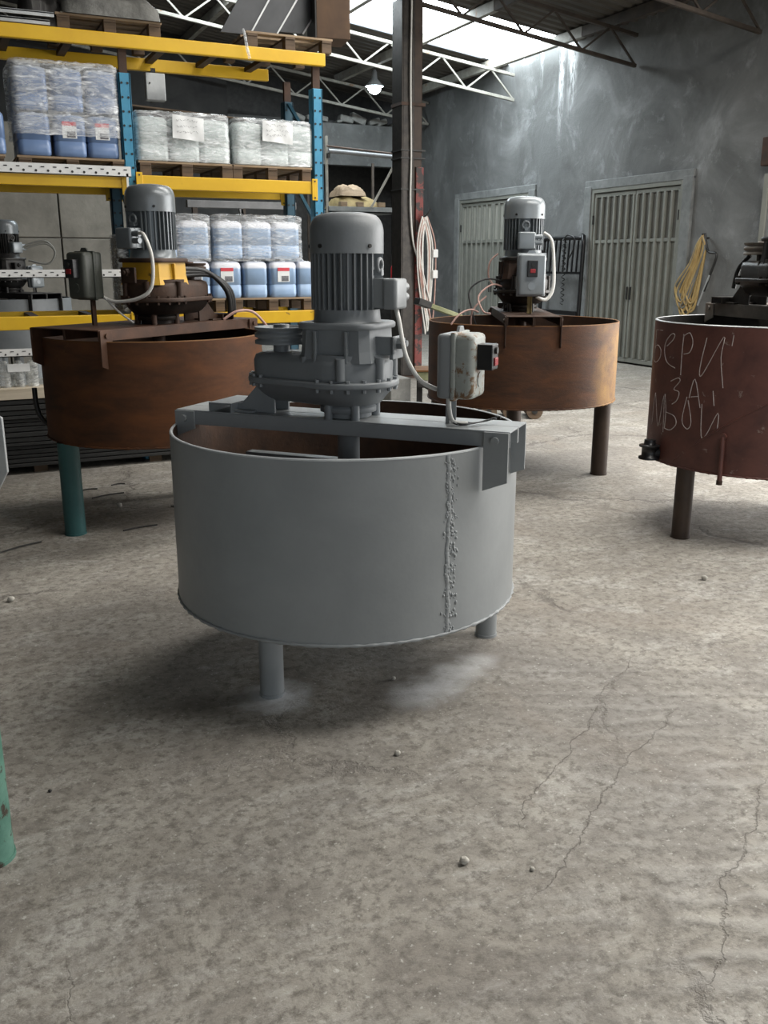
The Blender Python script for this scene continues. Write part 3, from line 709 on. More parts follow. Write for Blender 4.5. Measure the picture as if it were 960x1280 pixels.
for i, l in enumerate(('leaning metal sheet at the left of the rack top, nearest the truss', 'middle leaning metal sheet on the rack top', 'last leaning metal sheet before the brown box on the rack top')):
    q = .235*i
    pts = [(2.20+q, 3.345+.03*i), (2.44+q, 3.345+.03*i), (2.80+q, 3.92), (2.56+q, 3.92)]
    y = FV+.16+.03*i
    ob = MB().add([(a, y, z) for a, z in pts]+[(a, y+.02, z) for a, z in pts], [(0, 1, 2, 3), (7, 6, 5, 4), (0, 4, 5, 1), (1, 5, 6, 2), (2, 6, 7, 3), (3, 7, 4, 0)]).build('metal_sheet', 'sheet_metal', bevel=.002)
    tag(ob, l, 'metal sheet', 'metal sheets leaning on the rack top')
    MB().bar((pts[1][0], y-.004, pts[1][1]), (pts[2][0], y-.004, pts[2][1]), .006, .012).build('edge_fold', 'galv', ob)
t = thing('brown_box', (2.98, FV+.08, BT[0]+.13), 'brown panel box standing on the right end of the rack top', 'box', radians(-8))
MB().bb(0, .28, 0, .3, 0, .42).build('body', 'cardboard', t, .004); MB().bb(-.012, 0, .0, .3, 0, .42).build('dark_side', 'iron_dark', t)
t = thing('junction_box', (1.71, BV-.13, 2.90), 'small light grey electrical cabinet hanging behind the blue upright', 'electrical box')
MB().bb(0, .16, 0, .08, 0, .21).build('body', 'galv', t, .006); MB().cyl((.03, -.006, .13), (.03, 0, .13), .007, n=8).build('lock', 'iron_dark', t)
MB().bb(.06, .1, .08, .16, -.0, .26).build('mounting_bar', 'iron_dark', t)
t = thing('film_scrap', (2.35, FV-.01, BT[0]-.02), 'torn scrap of clear film hanging on the top yellow beam', 'plastic film')
MB().tube([(0, .05, .14), (-.01, -.02, .09), (.0, -.03, 0), (.02, -.03, -.08)], .012, 5, 3).build('scrap', 'film_thick', t)

# stack of dark sheets on the floor under the left bay
t = thing('sheet_stack', (-.7, FV-.05, 0), 'tall stack of dark steel sheets on the floor under the racking', 'sheet stack')
z = .06
for x_ in (.2, 1.2, 2.1): MB().bb(x_, x_+.1, .05, .8, 0, .06).build('bearer', 'wood_dark', t)
for k in range(15):
    h = random.choice((.03, .034, .040)); dx = random.uniform(-.03, .03)
    MB().bb(0+dx, 2.72+dx, random.uniform(-.03, .02), .86, z, z+h-.007).build('sheet', 'sheet_dark', t, .002); z += h
ZS = z
tag(MB().bb(-.5, 1.12, FV-.06, FV+.14, ZS, ZS+.085).build('timber', 'wood_pale', bevel=.004), 'pale sawn timber beam lying on the stack of dark sheets', 'timber')
t = thing('bottle_bag', (.36, FV+.05, ZS+.085), 'clear plastic bag of empties under the lowest white angle', 'bag')
for i in range(3): MB().cyl((i*.1, 0, 0), (i*.1, 0, .17), .042, n=12).cyl((i*.1, 0, .17), (i*.1, 0, .2), .042, .018, n=12).build('bottle', 'clear_bag', t)
MB().bb(.02, .18, -.052, -.046, .12, .18).build('tag_paper', 'paper', t)

# wrapped pallet block standing behind the rusty motor (left of the lower blue cans)
t = thing('wrapped_block', (1.10, FV+.12, BT[2]+.0), 'dark load in shiny stretch film behind the rusty mixer motor', 'wrapped load')
mb = MB(); rbox(mb, .19, .48, 0, .4, 0, .60, .05); mb.build('load', 'iron_dark', t)
mb = MB(); rbox(mb, .18, .49, -.012, .41, .0, .62, .055); mb.build('film_cover', 'film_thick', t)
t['label'] = 'dark load in shiny stretch film behind the rusty mixer motor'

# ------------------------------------------------------------------ mixers
def hull2(ax, ay, ra, bx, by, rb, off, z, n=48):
    """outline of two discs joined by tangents, grown by off"""
    ra += off; rb += off
    dx, dy = bx-ax, by-ay; L = hypot(dx, dy); th = atan2(dy, dx)
    ph = math.acos(max(-1, min(1, (ra-rb)/L)))
    pts = []
    na = int(n*.62); nb = n-na
    for k in range(na):
        a = th+ph+(2*pi-2*ph)*k/(na-1); pts.append((ax+ra*cos(a), ay+ra*sin(a), z))
    for k in range(nb):
        a = th-ph+(2*ph)*k/(nb-1); pts.append((bx+rb*cos(a), by+rb*sin(a), z))
    return pts
def bolt_ring(mb, pts, r=.009, h=.02, dz=-.008):
    for p in pts: mb.cyl((p[0], p[1], p[2]+dz), (p[0], p[1], p[2]+dz+h), r, n=6, smooth=False)
def make_mixer(label, c, rot, R, zb, zt, legs, bw, by0, bx, mot, s=1.0, m=None, th=.012, seams=(), nch=2, box=None, legr=.046, group=None, cable=True, px=-.28, name='pan_mixer', hb=.056, ys=-1, flat=False):
    """m: materials dict; bx: bridge x range; by0: bridge near edge y; bw: width; mot: motor axis (x, y)"""
    mm = dict(tank='grey_paint', inner='rust_dark', bridge='grey_paint', leg='grey_paint', cowl='grey_paint_dark', fins='grey_paint_dark', gear='grey_paint_dark', bell='grey_paint_dark', pulley='grey_paint_dark', box='grey_paint', boxlid='box_worn', term='grey_paint', arm='grey_paint_dark')
    mm.update(m or {})
    t = thing(name, (c[0], c[1], 0), label, 'mixer', rot, group)
    N = 96
    MB().lathe([(0.001, zb), (R, zb), (R, zb), (R, zt), (R, zt), (R-th, zt)], n=N).build('tank', mm['tank'], t)
    MB().lathe([(R-th, zt), (R-th, zt), (R-th, zb+.02), (R-th, zb+.02), (.001, zb+.02)], n=N).build('tank_lining', mm['inner'], t)
    MB().lathe([(R-th, zt-.001), (R-th*.8, zt+.003), (R-th*.2, zt+.003), (R+.001, zt-.003)], n=N).build('rim', mm.get('rim', mm['tank']), t)
    # weld bead at the foot of the shell
    mb = MB(); ring = []
    K = 240
    for i in range(K):
        a = 2*pi*i/K; rr = .0042*(1+.5*sin(i*2.1)+.8*random.random())
        ring.append([(cos(a)*(R+.001+rr*cos(q)), sin(a)*(R+.001+rr*cos(q)), zb+.006+rr*sin(q)) for q in (0, pi/3, 2*pi/3, pi, 4*pi/3, 5*pi/3)])
    ring.append(ring[0]); mb.loft(ring, caps=False); mb.build('weld_bead', mm['tank'], t)
    for (wa, sp) in seams:
        mb = MB(); a0 = wa-rot
        ring = []
        for i in range(161):
            z = zb+.01+(zt-zb-.015)*i/160; a = a0+.003*sin(i*.31)+.006*sin(i*.07)+random.uniform(-.002, .002); rr = .0028*(.6+.9*random.random())
            ring.append([(cos(a+q_/R)*(R+h_*rr), sin(a+q_/R)*(R+h_*rr), z) for q_, h_ in ((-.011, -.5), (-.006, .8), (0, 1.25), (.006, .8), (.011, -.5), (0, -.9))])
        mb.loft(ring)
        for i in range(300):
            z = zb+.012+(zt-zb-.02)*random.random()
            col = random.gauss(0, 1)*.009+random.choice((0, 0, .024))
            a = a0+col/R; rr = random.uniform(.002, .0058); el = random.uniform(.8, 1.8)
            cx_, cy_ = cos(a)*R, sin(a)*R; tx, ty = -sin(a), cos(a)
            rings = []
            for j in range(4):
                f = (.3, 1.0, .75, .12)[j]; o_ = (-.002, 0, .0022, .0038)[j]*rr/.005
                rings.append([(cx_+cos(a)*o_+tx*rr*f*cos(q), cy_+sin(a)*o_+ty*rr*f*cos(q), z+rr*f*el*sin(q)) for q in [2*pi*k/7 for k in range(7)]])
            mb.loft(rings, caps=True)
        mb.build('weld_seam', mm['tank'], t)
    ci, si = cos(-rot), sin(-rot)
    def loc(p):
        dx, dy = p[0]-c[0], p[1]-c[1]; return (dx*ci-dy*si, dx*si+dy*ci)
    for p in legs:
        q = loc(p)
        lg = MB().cyl((q[0], q[1], 0), (q[0], q[1], zb+.002), legr, n=24).build('leg', mm['leg'], t)
        MB().cyl((q[0], q[1], 0), (q[0], q[1], .012), legr*1.06, n=20).build('foot', mm['leg'], lg)
    # bridge of inverted channels
    zt2 = zt+.004; hb = hb*s; top = zt2+hb; x0, x1 = bx; cw = bw/nch
    for k in range(nch):
        y = by0+k*cw
        b = MB(); g = .0015
        b.bb(x0, x1, y+g, y+cw-g, top-.006, top).bb(x0, x1, y+g, y+g+.007, zt2, top-.006).bb(x0, x1, y+cw-g-.007, y+cw-g, zt2, top-.006)
        b.build('bridge_channel', mm['bridge'], t, .0015)
    for (xx, yy, sgn) in ((x1-.09, by0-.009, -1), (x1-.09, by0+bw+.001, 1), (x0, by0-.009, -1), (x0, by0+bw+.001, 1)):
        w_ = .088; full_l = .155*s if xx > 0 else .05
        b = MB()
        pts = [(xx, top-.003), (xx+w_, top-.003), (xx+w_, zt2-full_l+.035), (xx, zt2-full_l)]
        vs = [(a, yy, z) for a, z in pts]+[(a, yy+.008, z) for a, z in pts]
        b.add(vs, [(0, 1, 2, 3), (7, 6, 5, 4), (0, 4, 5, 1), (1, 5, 6, 2), (2, 6, 7, 3), (3, 7, 4, 0)])
        pl = b.build('hanger_plate', mm['bridge'], t, .0015)
        by_ = yy-.012 if sgn < 0 else yy+.018
        MB().cyl((xx+.042, by_, top-.032), (xx+.042, yy+.004, top-.032), .014, n=10).build('bolt', mm['bridge'], pl)
    # ---- drive: gearbox, bell housing, motor
    mx, my = mot; P = px*s; ra, rb = .173*s, .108*s
    H = lambda off, z: hull2(mx, my, ra, mx+P, my, rb, off*s, top+z*s)
    gb = MB().loft([H(-.075, .048), H(-.05, .055), H(-.008, .105), H(0.0, .118)], caps=True).build('gearbox_sump', mm.get('sump', mm['gear']), t)
    gb = MB().loft([H(.012, .118), H(.017, .122), H(.017, .138), H(.012, .142)], True).build('gearbox_flange', mm['gear'], t, .002)
    fb = MB(); ring = hull2(mx, my, ra, mx+P, my, rb, .006*s, top+.142*s, 20); bolt_ring(fb, ring, .008*s, .012*s, -.002); bolt_ring(fb, [(p[0], p[1], top+.112*s) for p in ring], .008*s, .012*s, -.006)
    fb.build('flange_bolts', mm['gear'], gb)['kind'] = 'stuff'
    MB().loft([H(-.008, .142), H(-.006, .20), H(-.014, .220), H(-.04, .230)], True).build('gearbox_casing', mm['gear'], t)
    # bulge under motor and stepped boss
    MB().lathe([(.160*s, top+.20*s), (.160*s, top+.236*s), (.160*s, top+.236*s), (.12*s, top+.24*s), (.001, top+.24*s)], (mx, my), 36).build('casing_cover', mm['gear'], t)
    for a in (-2.3, -1.3, -.4, .5, 1.6):
        MB().cyl((mx+.168*s*cos(a), my+.168*s*sin(a), top+.15*s), (mx+.168*s*cos(a), my+.168*s*sin(a), top+.228*s), .017*s, n=12).build('casing_lug', mm['gear'], t)
    # bell housing: tapered octagonal casting with ribs
    def octo(rx, z, ch=.35):
        w_ = rx*s; k = w_*ch
        return [(mx+a, my+b_, top+z*s) for a, b_ in ((w_, -w_+k), (w_, w_-k), (w_-k, w_), (-w_+k, w_), (-w_, w_-k), (-w_, -w_+k), (-w_+k, -w_), (w_-k, -w_))]
    be = MB().loft([octo(.142, .21, .22), octo(.135, .25, .22), octo(.131, .325, .22)], False).build('bell_housing', mm['bell'], t, .006*s)
    for (a, b_) in ((-.06, -1), (.06, -1), (0, 1)):
        MB().bb(mx+(a-.006)*s, mx+(a+.006)*s, my+b_*.142*s-.010*s, my+b_*.142*s+.010*s, top+.21*s, top+.32*s).build('rib', mm['bell'], be, .003)
    MB().loft([rrect(mx, my, .30*s, .29*s, .07*s, top+.325*s, 6), rrect(mx, my, .305*s, .295*s, .07*s, top+.330*s, 6), rrect(mx, my, .305*s, .295*s, .07*s, top+.343*s, 6), rrect(mx, my, .295*s, .285*s, .07*s, top+.348*s, 6)]).build('motor_flange', mm['gear'], t)
    MB().lathe([(.128*s, top+.348*s), (.122*s, top+.355*s), (.118*s, top+.392*s), (.118*s, top+.392*s), (.001, top+.392*s)], (mx, my), 32).build('motor_neck', mm['fins'], t)
    # finned stator
    MB().lathe([(.099*s, top+.385*s), (.099*s, top+.61*s)], (mx, my), 40).build('stator', mm['fins'], t)
    fn = MB()
    for k in range(34):
        a = 2*pi*k/34
        if abs((a+pi) % (2*pi)-pi) < .30: continue
        x_, y_ = cos(a), sin(a)
        fn.bar((mx+x_*.113*s, my+y_*.113*s, top+.392*s), (mx+x_*.113*s, my+y_*.113*s, top+.60*s), .0055*s, .034*s, up=(x_, y_, 0))
    fo = fn.build('cooling_fins', mm['fins'], t); fo['kind'] = 'stuff'
    # fan cowl
    r = .132*s; pr = [(.001, 0)]
    zc0, zc1 = top+.585*s, top+.728*s
    prof = [(r*.93, zc0+.003), (r, zc0), (r, zc0), (r, zc1-.07*s)]
    for k in range(1, 8):
        a = pi/2*k/7; prof.append((r-.045*s*(1-cos(a)), zc1-.07*s+.062*s*sin(a)))
    prof += [(r*.45, zc1-.003*s), (.001, zc1-.002*s)]
    cw_ = MB().lathe(prof, (mx, my), 48).build('fan_cowl', mm['cowl'], t)
    for a in (-.5, -1.9, -2.9, .9): MB().cyl((mx+r*.97*cos(a), my+r*.97*sin(a), zc0+.025*s), (mx+(r+.006*s)*cos(a), my+(r+.006*s)*sin(a), zc0+.025*s), .007*s, n=8).build('screw', 'iron_dark', cw_)
    # terminal box on the +x side
    tb = MB(); rbox(tb, mx+.16*s, mx+.215*s, my-.058*s, my+.052*s, top+.395*s, top+.50*s, .014*s); tb.bb(mx+.10*s, mx+.165*s, my-.045*s, my+.04*s, top+.40*s, top+.50*s)
    tbo = tb.build('terminal_box', mm['term'], t)
    for q in (.435, .47): MB().cyl((mx+.19*s, my-.05*s*ys, top+q*s), (mx+.19*s, my-.095*s*ys, top+q*s), .015*s, n=12).build('cable_gland', mm['term'], tbo)
    pts = [(mx+.13*s, my-.005+.022*s*cos(a), top+(.545)*s+.022*s*sin(a)) for a in [2*pi*k/12 for k in range(13)]]
    MB().tube(pts, .007*s, 8, 1).bb(mx+.105*s, mx+.14*s, my-.012, my+.008, top+.51*s, top+.53*s).build('eyebolt', mm['fins'], t)
    # belt tensioner bolt
    tn = MB(); tn.bb(mx+.12*s, mx+.20*s, my-.05*s, my-.03*s, top+.235*s, top+.30*s); tn.bb(mx+.185*s, mx+.2*s, my-.05*s, my+.05*s, top+.22*s, top+.30*s); tn.build('tensioner_lug', mm['gear'], t, .003)
    MB().cyl((mx+.18*s, my-.0*s, top+.275*s), (mx+.235*s, my-.0*s, top+.275*s), .011*s, n=10).cyl((mx+.20*s, my, top+.275*s), (mx+.222*s, my, top+.275*s), .022*s, n=6, smooth=False).build('tensioner_bolt', mm['gear'], t)
    # pulley on its shaft
    pxx = mx+P*.98; pr_ = .100*s
    zz = [(.02*s, .26), (.02*s, .26), (pr_, .26), (pr_, .262), (pr_, .272), (pr_*.86, .279), (pr_, .286), (pr_, .30), (pr_*.86, .306), (pr_, .312), (pr_, .322), (pr_, .322), (pr_*.8, .322), (pr_*.75, .312), (.03*s, .312), (.03*s, .33), (.001, .33)]
    pu = MB().lathe([(a if a else .001, top+z*s) for a, z in zz], (pxx, my), 40).build('pulley', mm['pulley'], t)
    MB().cyl((pxx, my, top+.20*s), (pxx, my, top+.262*s), .032*s, n=20).cyl((pxx, my, top+.205*s), (pxx, my, top+.225*s), .05*s, n=20).build('pulley_shaft', mm['gear'], t)
    # output bearing and shaft
    MB().lathe([(.001, top+.002), (.085*s, top+.002), (.085*s, top+.002), (.088*s, top+.02*s), (.088*s, top+.02*s), (.105*s, top+.022*s), (.105*s, top+.04*s), (.105*s, top+.04*s), (.09*s, top+.055*s)], (mx, my), 32).build('output_bearing', mm.get('sump', mm['gear']), t)
    MB().cyl((mx, my, zb+.06), (mx, my, zt2+.05), .042, n=20).build('drive_shaft', mm['arm'], t)
    MB().bar((mx-R*.65, my, zt-.12), (mx+R*.6, my, zt-.12), .05, .03).bar((mx-R*.6, my, zt-.12), (mx-R*.6, my, zb+.05), .03, .03).bar((mx+R*.58, my, zt-.12), (mx+R*.58, my, zb+.05), .03, .03).build('mixing_arm', mm['arm'], t, .003)
    # feet of the gearbox on the bridge
    for (fx, fy) in ((mx+P-.11*s, my-.055*s), (mx+P-.11*s, my+.055*s)):
        b = MB(); xx = fx
        pts = [(xx-.06*s, top), (xx+.11*s, top), (xx+.11*s, top+.118*s), (xx+.05*s, top+.118*s), (xx-.03*s, top+.035*s), (xx-.06*s, top+.03*s)]
        n = len(pts); vs = [(a, fy-.006, z) for a, z in pts]+[(a, fy+.006, z) for a, z in pts]
        b.add(vs, [tuple(range(n)), tuple(reversed(range(n, 2*n)))]+[((i+1) % n, i, n+i, n+(i+1) % n) for i in range(n)])
        b.bb(xx-.07*s, xx+.03*s, fy-.035*s, fy+.035*s, top+.0, top+.010)
        b.build('gearbox_foot', mm['gear'], t, .002)
    MB().bb(mx+P-.26*s, mx+P-.16*s, my-.11*s, my+.10*s, top+.03*s, top+.036*s).bb(mx+P-.26*s, mx+P-.254*s, my-.11*s, my+.10*s, top, top+.03*s).bb(mx+P-.166*s, mx+P-.16*s, my-.11*s, my+.10*s, top, top+.03*s).build('foot_channel', mm['gear'], t)
    for a in (-1.9, -.9, .6, 2.2): MB().cyl((mx+.105*s*cos(a), my+.105*s*sin(a), top), (mx+.105*s*cos(a), my+.105*s*sin(a), top+.06*s), .016*s, n=10).build('stud', mm['gear'], t)
    # control box on its post
    if box:
        bxx, byy, bz0, bz1, dep, wid, face = box[:7]; ps = box[7] if len(box) > 7 else mm['bridge']
        MB().bb(bxx-.05, bxx-.035, byy-.015, byy+.015, top, bz0+.08).bb(bxx-.05, bxx-.02, byy+.012, byy+.016, top, bz0+.08).build('box_post', ps, t, .001)
        h1 = dep*.42
        bo = MB(); rbox(bo, bxx-dep/2, bxx-dep/2+h1*1.12, byy-wid/2, byy+wid/2, bz0, bz1, .02, .012)
        bb_ = bo.build('control_box', mm['box'], t)
        bo = MB(); rbox(bo, bxx-dep/2+h1, bxx+dep/2, byy-wid/2, byy+wid/2, bz0, bz1, .022, .018); bo.build('box_lid', mm['boxlid'], bb_)
        bo = MB(); rbox(bo, bxx-dep/2+h1-.004, bxx-dep/2+h1+.014, byy-wid/2-.006, byy+wid/2+.006, bz0-.006, bz1+.006, .006, .004); bo.build('box_seal', mm['boxlid'], bb_)
        lug = [(-.035, bz1), (.035, bz1), (.018, bz1+.024), (-.018, bz1+.024)]
        xx = bxx-dep/2+h1
        MB().add([(xx, byy+a, z) for a, z in lug]+[(xx+.01, byy+a, z) for a, z in lug], [(0, 1, 2, 3), (7, 6, 5, 4), (0, 4, 5, 1), (1, 5, 6, 2), (2, 6, 7, 3), (3, 7, 4, 0)]).build('box_lug', mm['box'], bb_)
        zs = bz0+(bz1-bz0)*.66
        sw = MB().bb(bxx+dep/2-.005, bxx+dep/2+face, byy-.035, byy+.035, zs-.05*(bz1-bz0)/.24, zs+.045*(bz1-bz0)/.24).build('switch_block', 'black', bb_, .004)
        MB().bb(bxx+dep/2+face-.002, bxx+dep/2+face+.006, byy-.019, byy+.019, zs-.032, zs-.004).build('stop_button', 'red', sw, .003)
        MB().cyl((bxx+dep/2+face-.002, byy, zs+.02), (bxx+dep/2+face+.008, byy, zs+.02), .012, n=14).build('start_button', 'iron_dark', sw)
        MB().cyl((bxx+dep/2-.003, byy, bz0+.065), (bxx+dep/2+.003, byy, bz0+.065), .026, n=20).build('dial_plate', mm['boxlid'], bb_)
    t['top'] = top
    return t
L2 = lambda c, rot, p: ((p[0]-c[0])*cos(rot)+(p[1]-c[1])*sin(rot), -(p[0]-c[0])*sin(rot)+(p[1]-c[1])*cos(rot))

# the freshly painted grey mixer in the foreground
c0 = (1.37, 3.30); r0 = radians(-47.5)
mix0 = make_mixer('freshly grey painted pan mixer in the foreground with short legs', c0, r0, .672, .334, .984,
    [(.975, 3.105), (2.02, 3.26), (1.42, 3.92)], .23, -.237, (-.62, .725), (.075, -.13), 1.0, dict(rim='rim_highlight'), seams=((-1.42, .04),), box=(.515, -.135, 1.140, 1.362, .135, .155, .055))
MB().tube([(.265, -.13, 1.445), (.285, -.15, 1.40), (.32, -.17, 1.28), (.37, -.17, 1.20), (.42, -.16, 1.17), (.435, -.15, 1.165)], .0085, 8).build('motor_cable', 'white_cable', mix0)
MB().tube([(.475, -.15, 1.145), (.485, -.17, 1.10), (.50, -.185, 1.065), (.52, -.18, 1.053), (.55, -.16, 1.052)], .008, 8).build('supply_cable', 'white_cable', mix0)
for k in range(4):
    MB().tube([(.50, -.185, 1.058), (.53+.01*k, -.205+.02*k, 1.052), (.57+.012*k, -.19+.03*k, 1.055), (.60+.015*k, -.15+.02*k, 1.06+.004*k), (.61+.01*k, -.11+.02*k, 1.058)], .0022, 6).build('loose_wire', 'rubber', mix0)

# rusty mixer at the left with a teal leg
c1 = (1.16, 5.90); r1 = radians(-145)
mix1 = make_mixer('rust brown pan mixer on a teal pipe leg below the racking', c1, r1, .672, .565, 1.17,
    [(.572, 5.676), (1.72, 5.75), (1.52, 6.36)], .55, -.31, (-.74, .67), (.05, .09), 1.11,
    dict(tank='rust', inner='rust_dark', bridge='rust_bridge', leg='teal', cowl='motor_grey', fins='motor_grey', gear='rust_dark', sump='grease_dark', bell='yellow_worn', pulley='rust_dark', box='box_olive', boxlid='box_olive', term='motor_grey', arm='rust_dark', rim='rust_bright'),
    legr=.062, box=(.40, -.12, 1.390, 1.656, .15, .145, .045, 'rust_dark'), ys=-1, th=.010)
mix1t = mix1['top']
MB().tube([(.26, .19, 1.76), (.28, .25, 1.745), (.26, .28, 1.62), (.26, .26, 1.46), (.29, .18, 1.395), (.32, .03, 1.375), (.33, -.06, 1.40)], .0105, 8).build('motor_cable', 'white_cable', mix1)
for k in range(3):
    MB().tube([(-.10, .18, 1.56-.02*k), (-.28-.02*k, .22, 1.54-.01*k), (-.44-.02*k, .24, 1.42), (-.49-.02*k, .22, 1.27)], .016, 8).build('black_hose', 'rubber', mix1)
MB().tube([(-.42, .22, 1.24), (-.50, .27, 1.29), (-.62, .31, 1.28), (-.74, .33, 1.18)], .009, 8).build('earth_cable', 'pink_cable', mix1)
MB().tube([(.34, -.04, 1.40), (.30, .02, 1.32), (.24, .08, 1.25)], .006, 8).build('supply_cable', 'white_cable', mix1)
# discharge handle curving off the left side of the tank
MB().tube([(.325, -.565, .575), (.355, -.62, .60), (.378, -.66, .66), (.386, -.672, .74), (.385, -.675, .83)], .016, 10).build('discharge_handle', 'black', mix1)

# rusty mixer in the middle distance by the doors
c2 = (3.96, 6.00); r2 = radians(-117)
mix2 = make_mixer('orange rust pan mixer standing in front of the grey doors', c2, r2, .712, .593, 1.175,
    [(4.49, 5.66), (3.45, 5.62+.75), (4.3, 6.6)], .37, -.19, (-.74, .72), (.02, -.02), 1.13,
    dict(tank='rust_lit_tank', inner='rust_dark', bridge='rust_dark', leg='brown_pipe', cowl='motor_light', fins='motor_grey', gear='grease_dark', sump='grease_dark', bell='rust_dark', pulley='rust_dark', box='motor_light', boxlid='motor_light', term='motor_light', arm='rust_dark', rim='rust_bright'),
    legr=.062, box=(.40, -.0, 1.37, 1.655, .12, .19, .03, 'sack'), ys=-1)
MB().tube([(.235, .10, 1.80), (.27, .15, 1.75), (.29, .17, 1.60), (.32, .17, 1.42), (.34, .12, 1.34), (.36, .05, 1.36)], .0125, 8).build('motor_cable', 'white_cable', mix2)
for k, (m_, pts) in enumerate((('pink_cable', [(-.05, -.20, 1.66), (-.02, -.26, 1.60), (0, -.27, 1.50), (.05, -.24, 1.44)]),
        ('pink_cable', [(.1, -.16, 1.42), (.2, -.26, 1.44), (.3, -.36, 1.36), (.38, -.33, 1.26), (.42, -.28, 1.245)]),
        ('rubber', [(.1, -.16, 1.46), (.16, -.30, 1.48), (.2, -.42, 1.40), (.26, -.40, 1.25), (.28, -.36, 1.12)]),
        ('pink_cable', [(.3, -.36, 1.25), (.36, -.42, 1.27), (.42, -.50, 1.24), (.45, -.56, 1.17)]),
        ('pink_cable', [(.25, -.30, 1.36), (.30, -.40, 1.26), (.30, -.41, 1.1)]))):
    MB().tube(pts, .0065, 8).build('loose_cable', m_, mix2)

# maroon mixer with chalk writing at the right edge
c3 = (4.474, 4.113); r3 = radians(-100)
mix3 = make_mixer('maroon pan mixer with chalk handwriting at the right edge', c3, r3, .664, .429, 1.261,
    [(3.862, 4.06), (4.92, 3.72), (5.03, 4.28)], .36, -.03, (-.62, .66), (.10, .06), 1.15,
    dict(tank='maroon', inner='grease_dark', bridge='dusty_steel', leg='brown_pipe', cowl='motor_grey', fins='motor_grey', gear='grease_dark', bell='iron_dark', pulley='dusty_steel', box='motor_grey', boxlid='motor_grey', term='motor_grey', arm='rust_dark', rim='galv'),
    legr=.053, hb=.068)
ci, si = cos(-r3), sin(-r3)
def surf(phi, z, r): a = phi-r3; return (r*cos(a), r*sin(a), z)
CH_ = [[(2.626, 1.205), (2.806, 1.208)], [(2.626, 1.205), (2.63, 1.119), (2.586, 1.032), (2.682, 1.014), (2.786, 1.045), (2.795, 1.093), (2.705, 1.117), (2.595, 1.099)], [(2.909, 1.123), (2.999, 1.162), (3.022, 1.192), (2.976, 1.196), (2.901, 1.157), (2.871, 1.097), (2.931, 1.031), (3.06, 1.005)], [(3.139, 1.203), (3.135, 1.09), (3.14, 0.97)], [(3.141, 1.192), (3.207, 1.212), (3.248, 1.163), (3.225, 1.106), (3.159, 1.091)], [(-2.899, 1.192), (-2.935, 1.057), (-2.938, 0.984), (-2.898, 1.003), (-2.749, 1.203), (-2.758, 1.088), (-2.717, 0.924)], [(-2.669, 1.216), (-2.676, 1.157)], [(3.019, 0.926), (3.11, 0.951), (3.139, 0.935), (3.07, 0.883), (3.138, 0.871), (3.121, 0.823), (3.06, 0.794)], [(-3.025, 0.847), (-2.98, 0.958), (-2.905, 0.799)], [(-3.005, 0.854), (-2.931, 0.863)], [(2.708, 0.636), (2.743, 0.831), (2.859, 0.641), (2.927, 0.83), (2.959, 0.616)], [(2.941, 0.843), (2.978, 0.751), (2.976, 0.642)], [(2.981, 0.739), (3.1, 0.727), (3.134, 0.683), (3.062, 0.64), (2.976, 0.642)], [(-3.048, 0.851), (-3.082, 0.714), (-3.018, 0.667), (-2.982, 0.712), (-3.034, 0.834)], [(-2.89, 0.823), (-2.872, 0.646), (-2.826, 0.651), (-2.739, 0.783), (-2.732, 0.681)], [(-2.8, 0.903), (-2.779, 0.82)]]
mb = MB()
for st in CH_: mb.tube([surf(a, z, .6642) for a, z in st], .0027, 5, 4)
ob = mb.build('chalk_writing', 'chalk', mix3); ob['label'] = 'white chalk handwriting across three lines'
MB().tube([surf(a, z, .664) for a, z in ((3.135, .462), (3.441, .632), (3.668, .741), (3.932, .853))], .006, 6, 5).build('weld_scar', 'maroon', mix3)
# black drain fitting low on the left
mb = MB(); cx_, cy_ = surf(2.88, 0, .715)[:2]
mb.lathe([(.001, .445), (.062, .445), (.062, .445), (.062, .458), (.045, .462), (.045, .515), (.062, .52), (.062, .53), (.062, .53), (.035, .532), (.033, .562), (.033, .562), (.001, .562)], (cx_, cy_), 24)
q = surf(2.88, .48, .60); mb.cyl((cx_, cy_, .48), q, .04, n=16)
mb.build('drain_fitting', 'black', mix3)
lv = MB().cyl(surf(-2.67, .655, .68), surf(-2.655, .40, .70), .014, n=12).cyl(surf(-2.67, .655, .69), surf(-2.67, .655, .66), .02, n=12).build('latch_lever', 'maroon', mix3)
MB().cyl(surf(-2.655, .41, .70), surf(-2.655, .385, .70), .017, n=12).build('lever_knob', 'rust_dark', lv)
MB().tube([(-.30, .03, 1.64), (-.36, .0, 1.56), (-.38, -.01, 1.44)], .014, 8).build('black_hose', 'rubber', mix3)

# mixer left of the frame: only a green leg and a bracket corner show
c4 = (-.60, 2.72); r4 = radians(48)
mix4 = make_mixer('mixer cut off at the left edge showing a worn green leg', c4, r4, .60, .55, 1.05,
    [(-.055, 2.475), (-1.1, 2.6), (-.6, 3.25)], .24, -.12, (-.62, .70), (0, 0), 1.0, dict(leg='green_worn', tank='grey_paint'), legr=.064)
t = thing('steel_bracket', (.0, 3.95, .50), 'pale grey steel corner plate poking in at the left edge', 'steel bracket', radians(40))

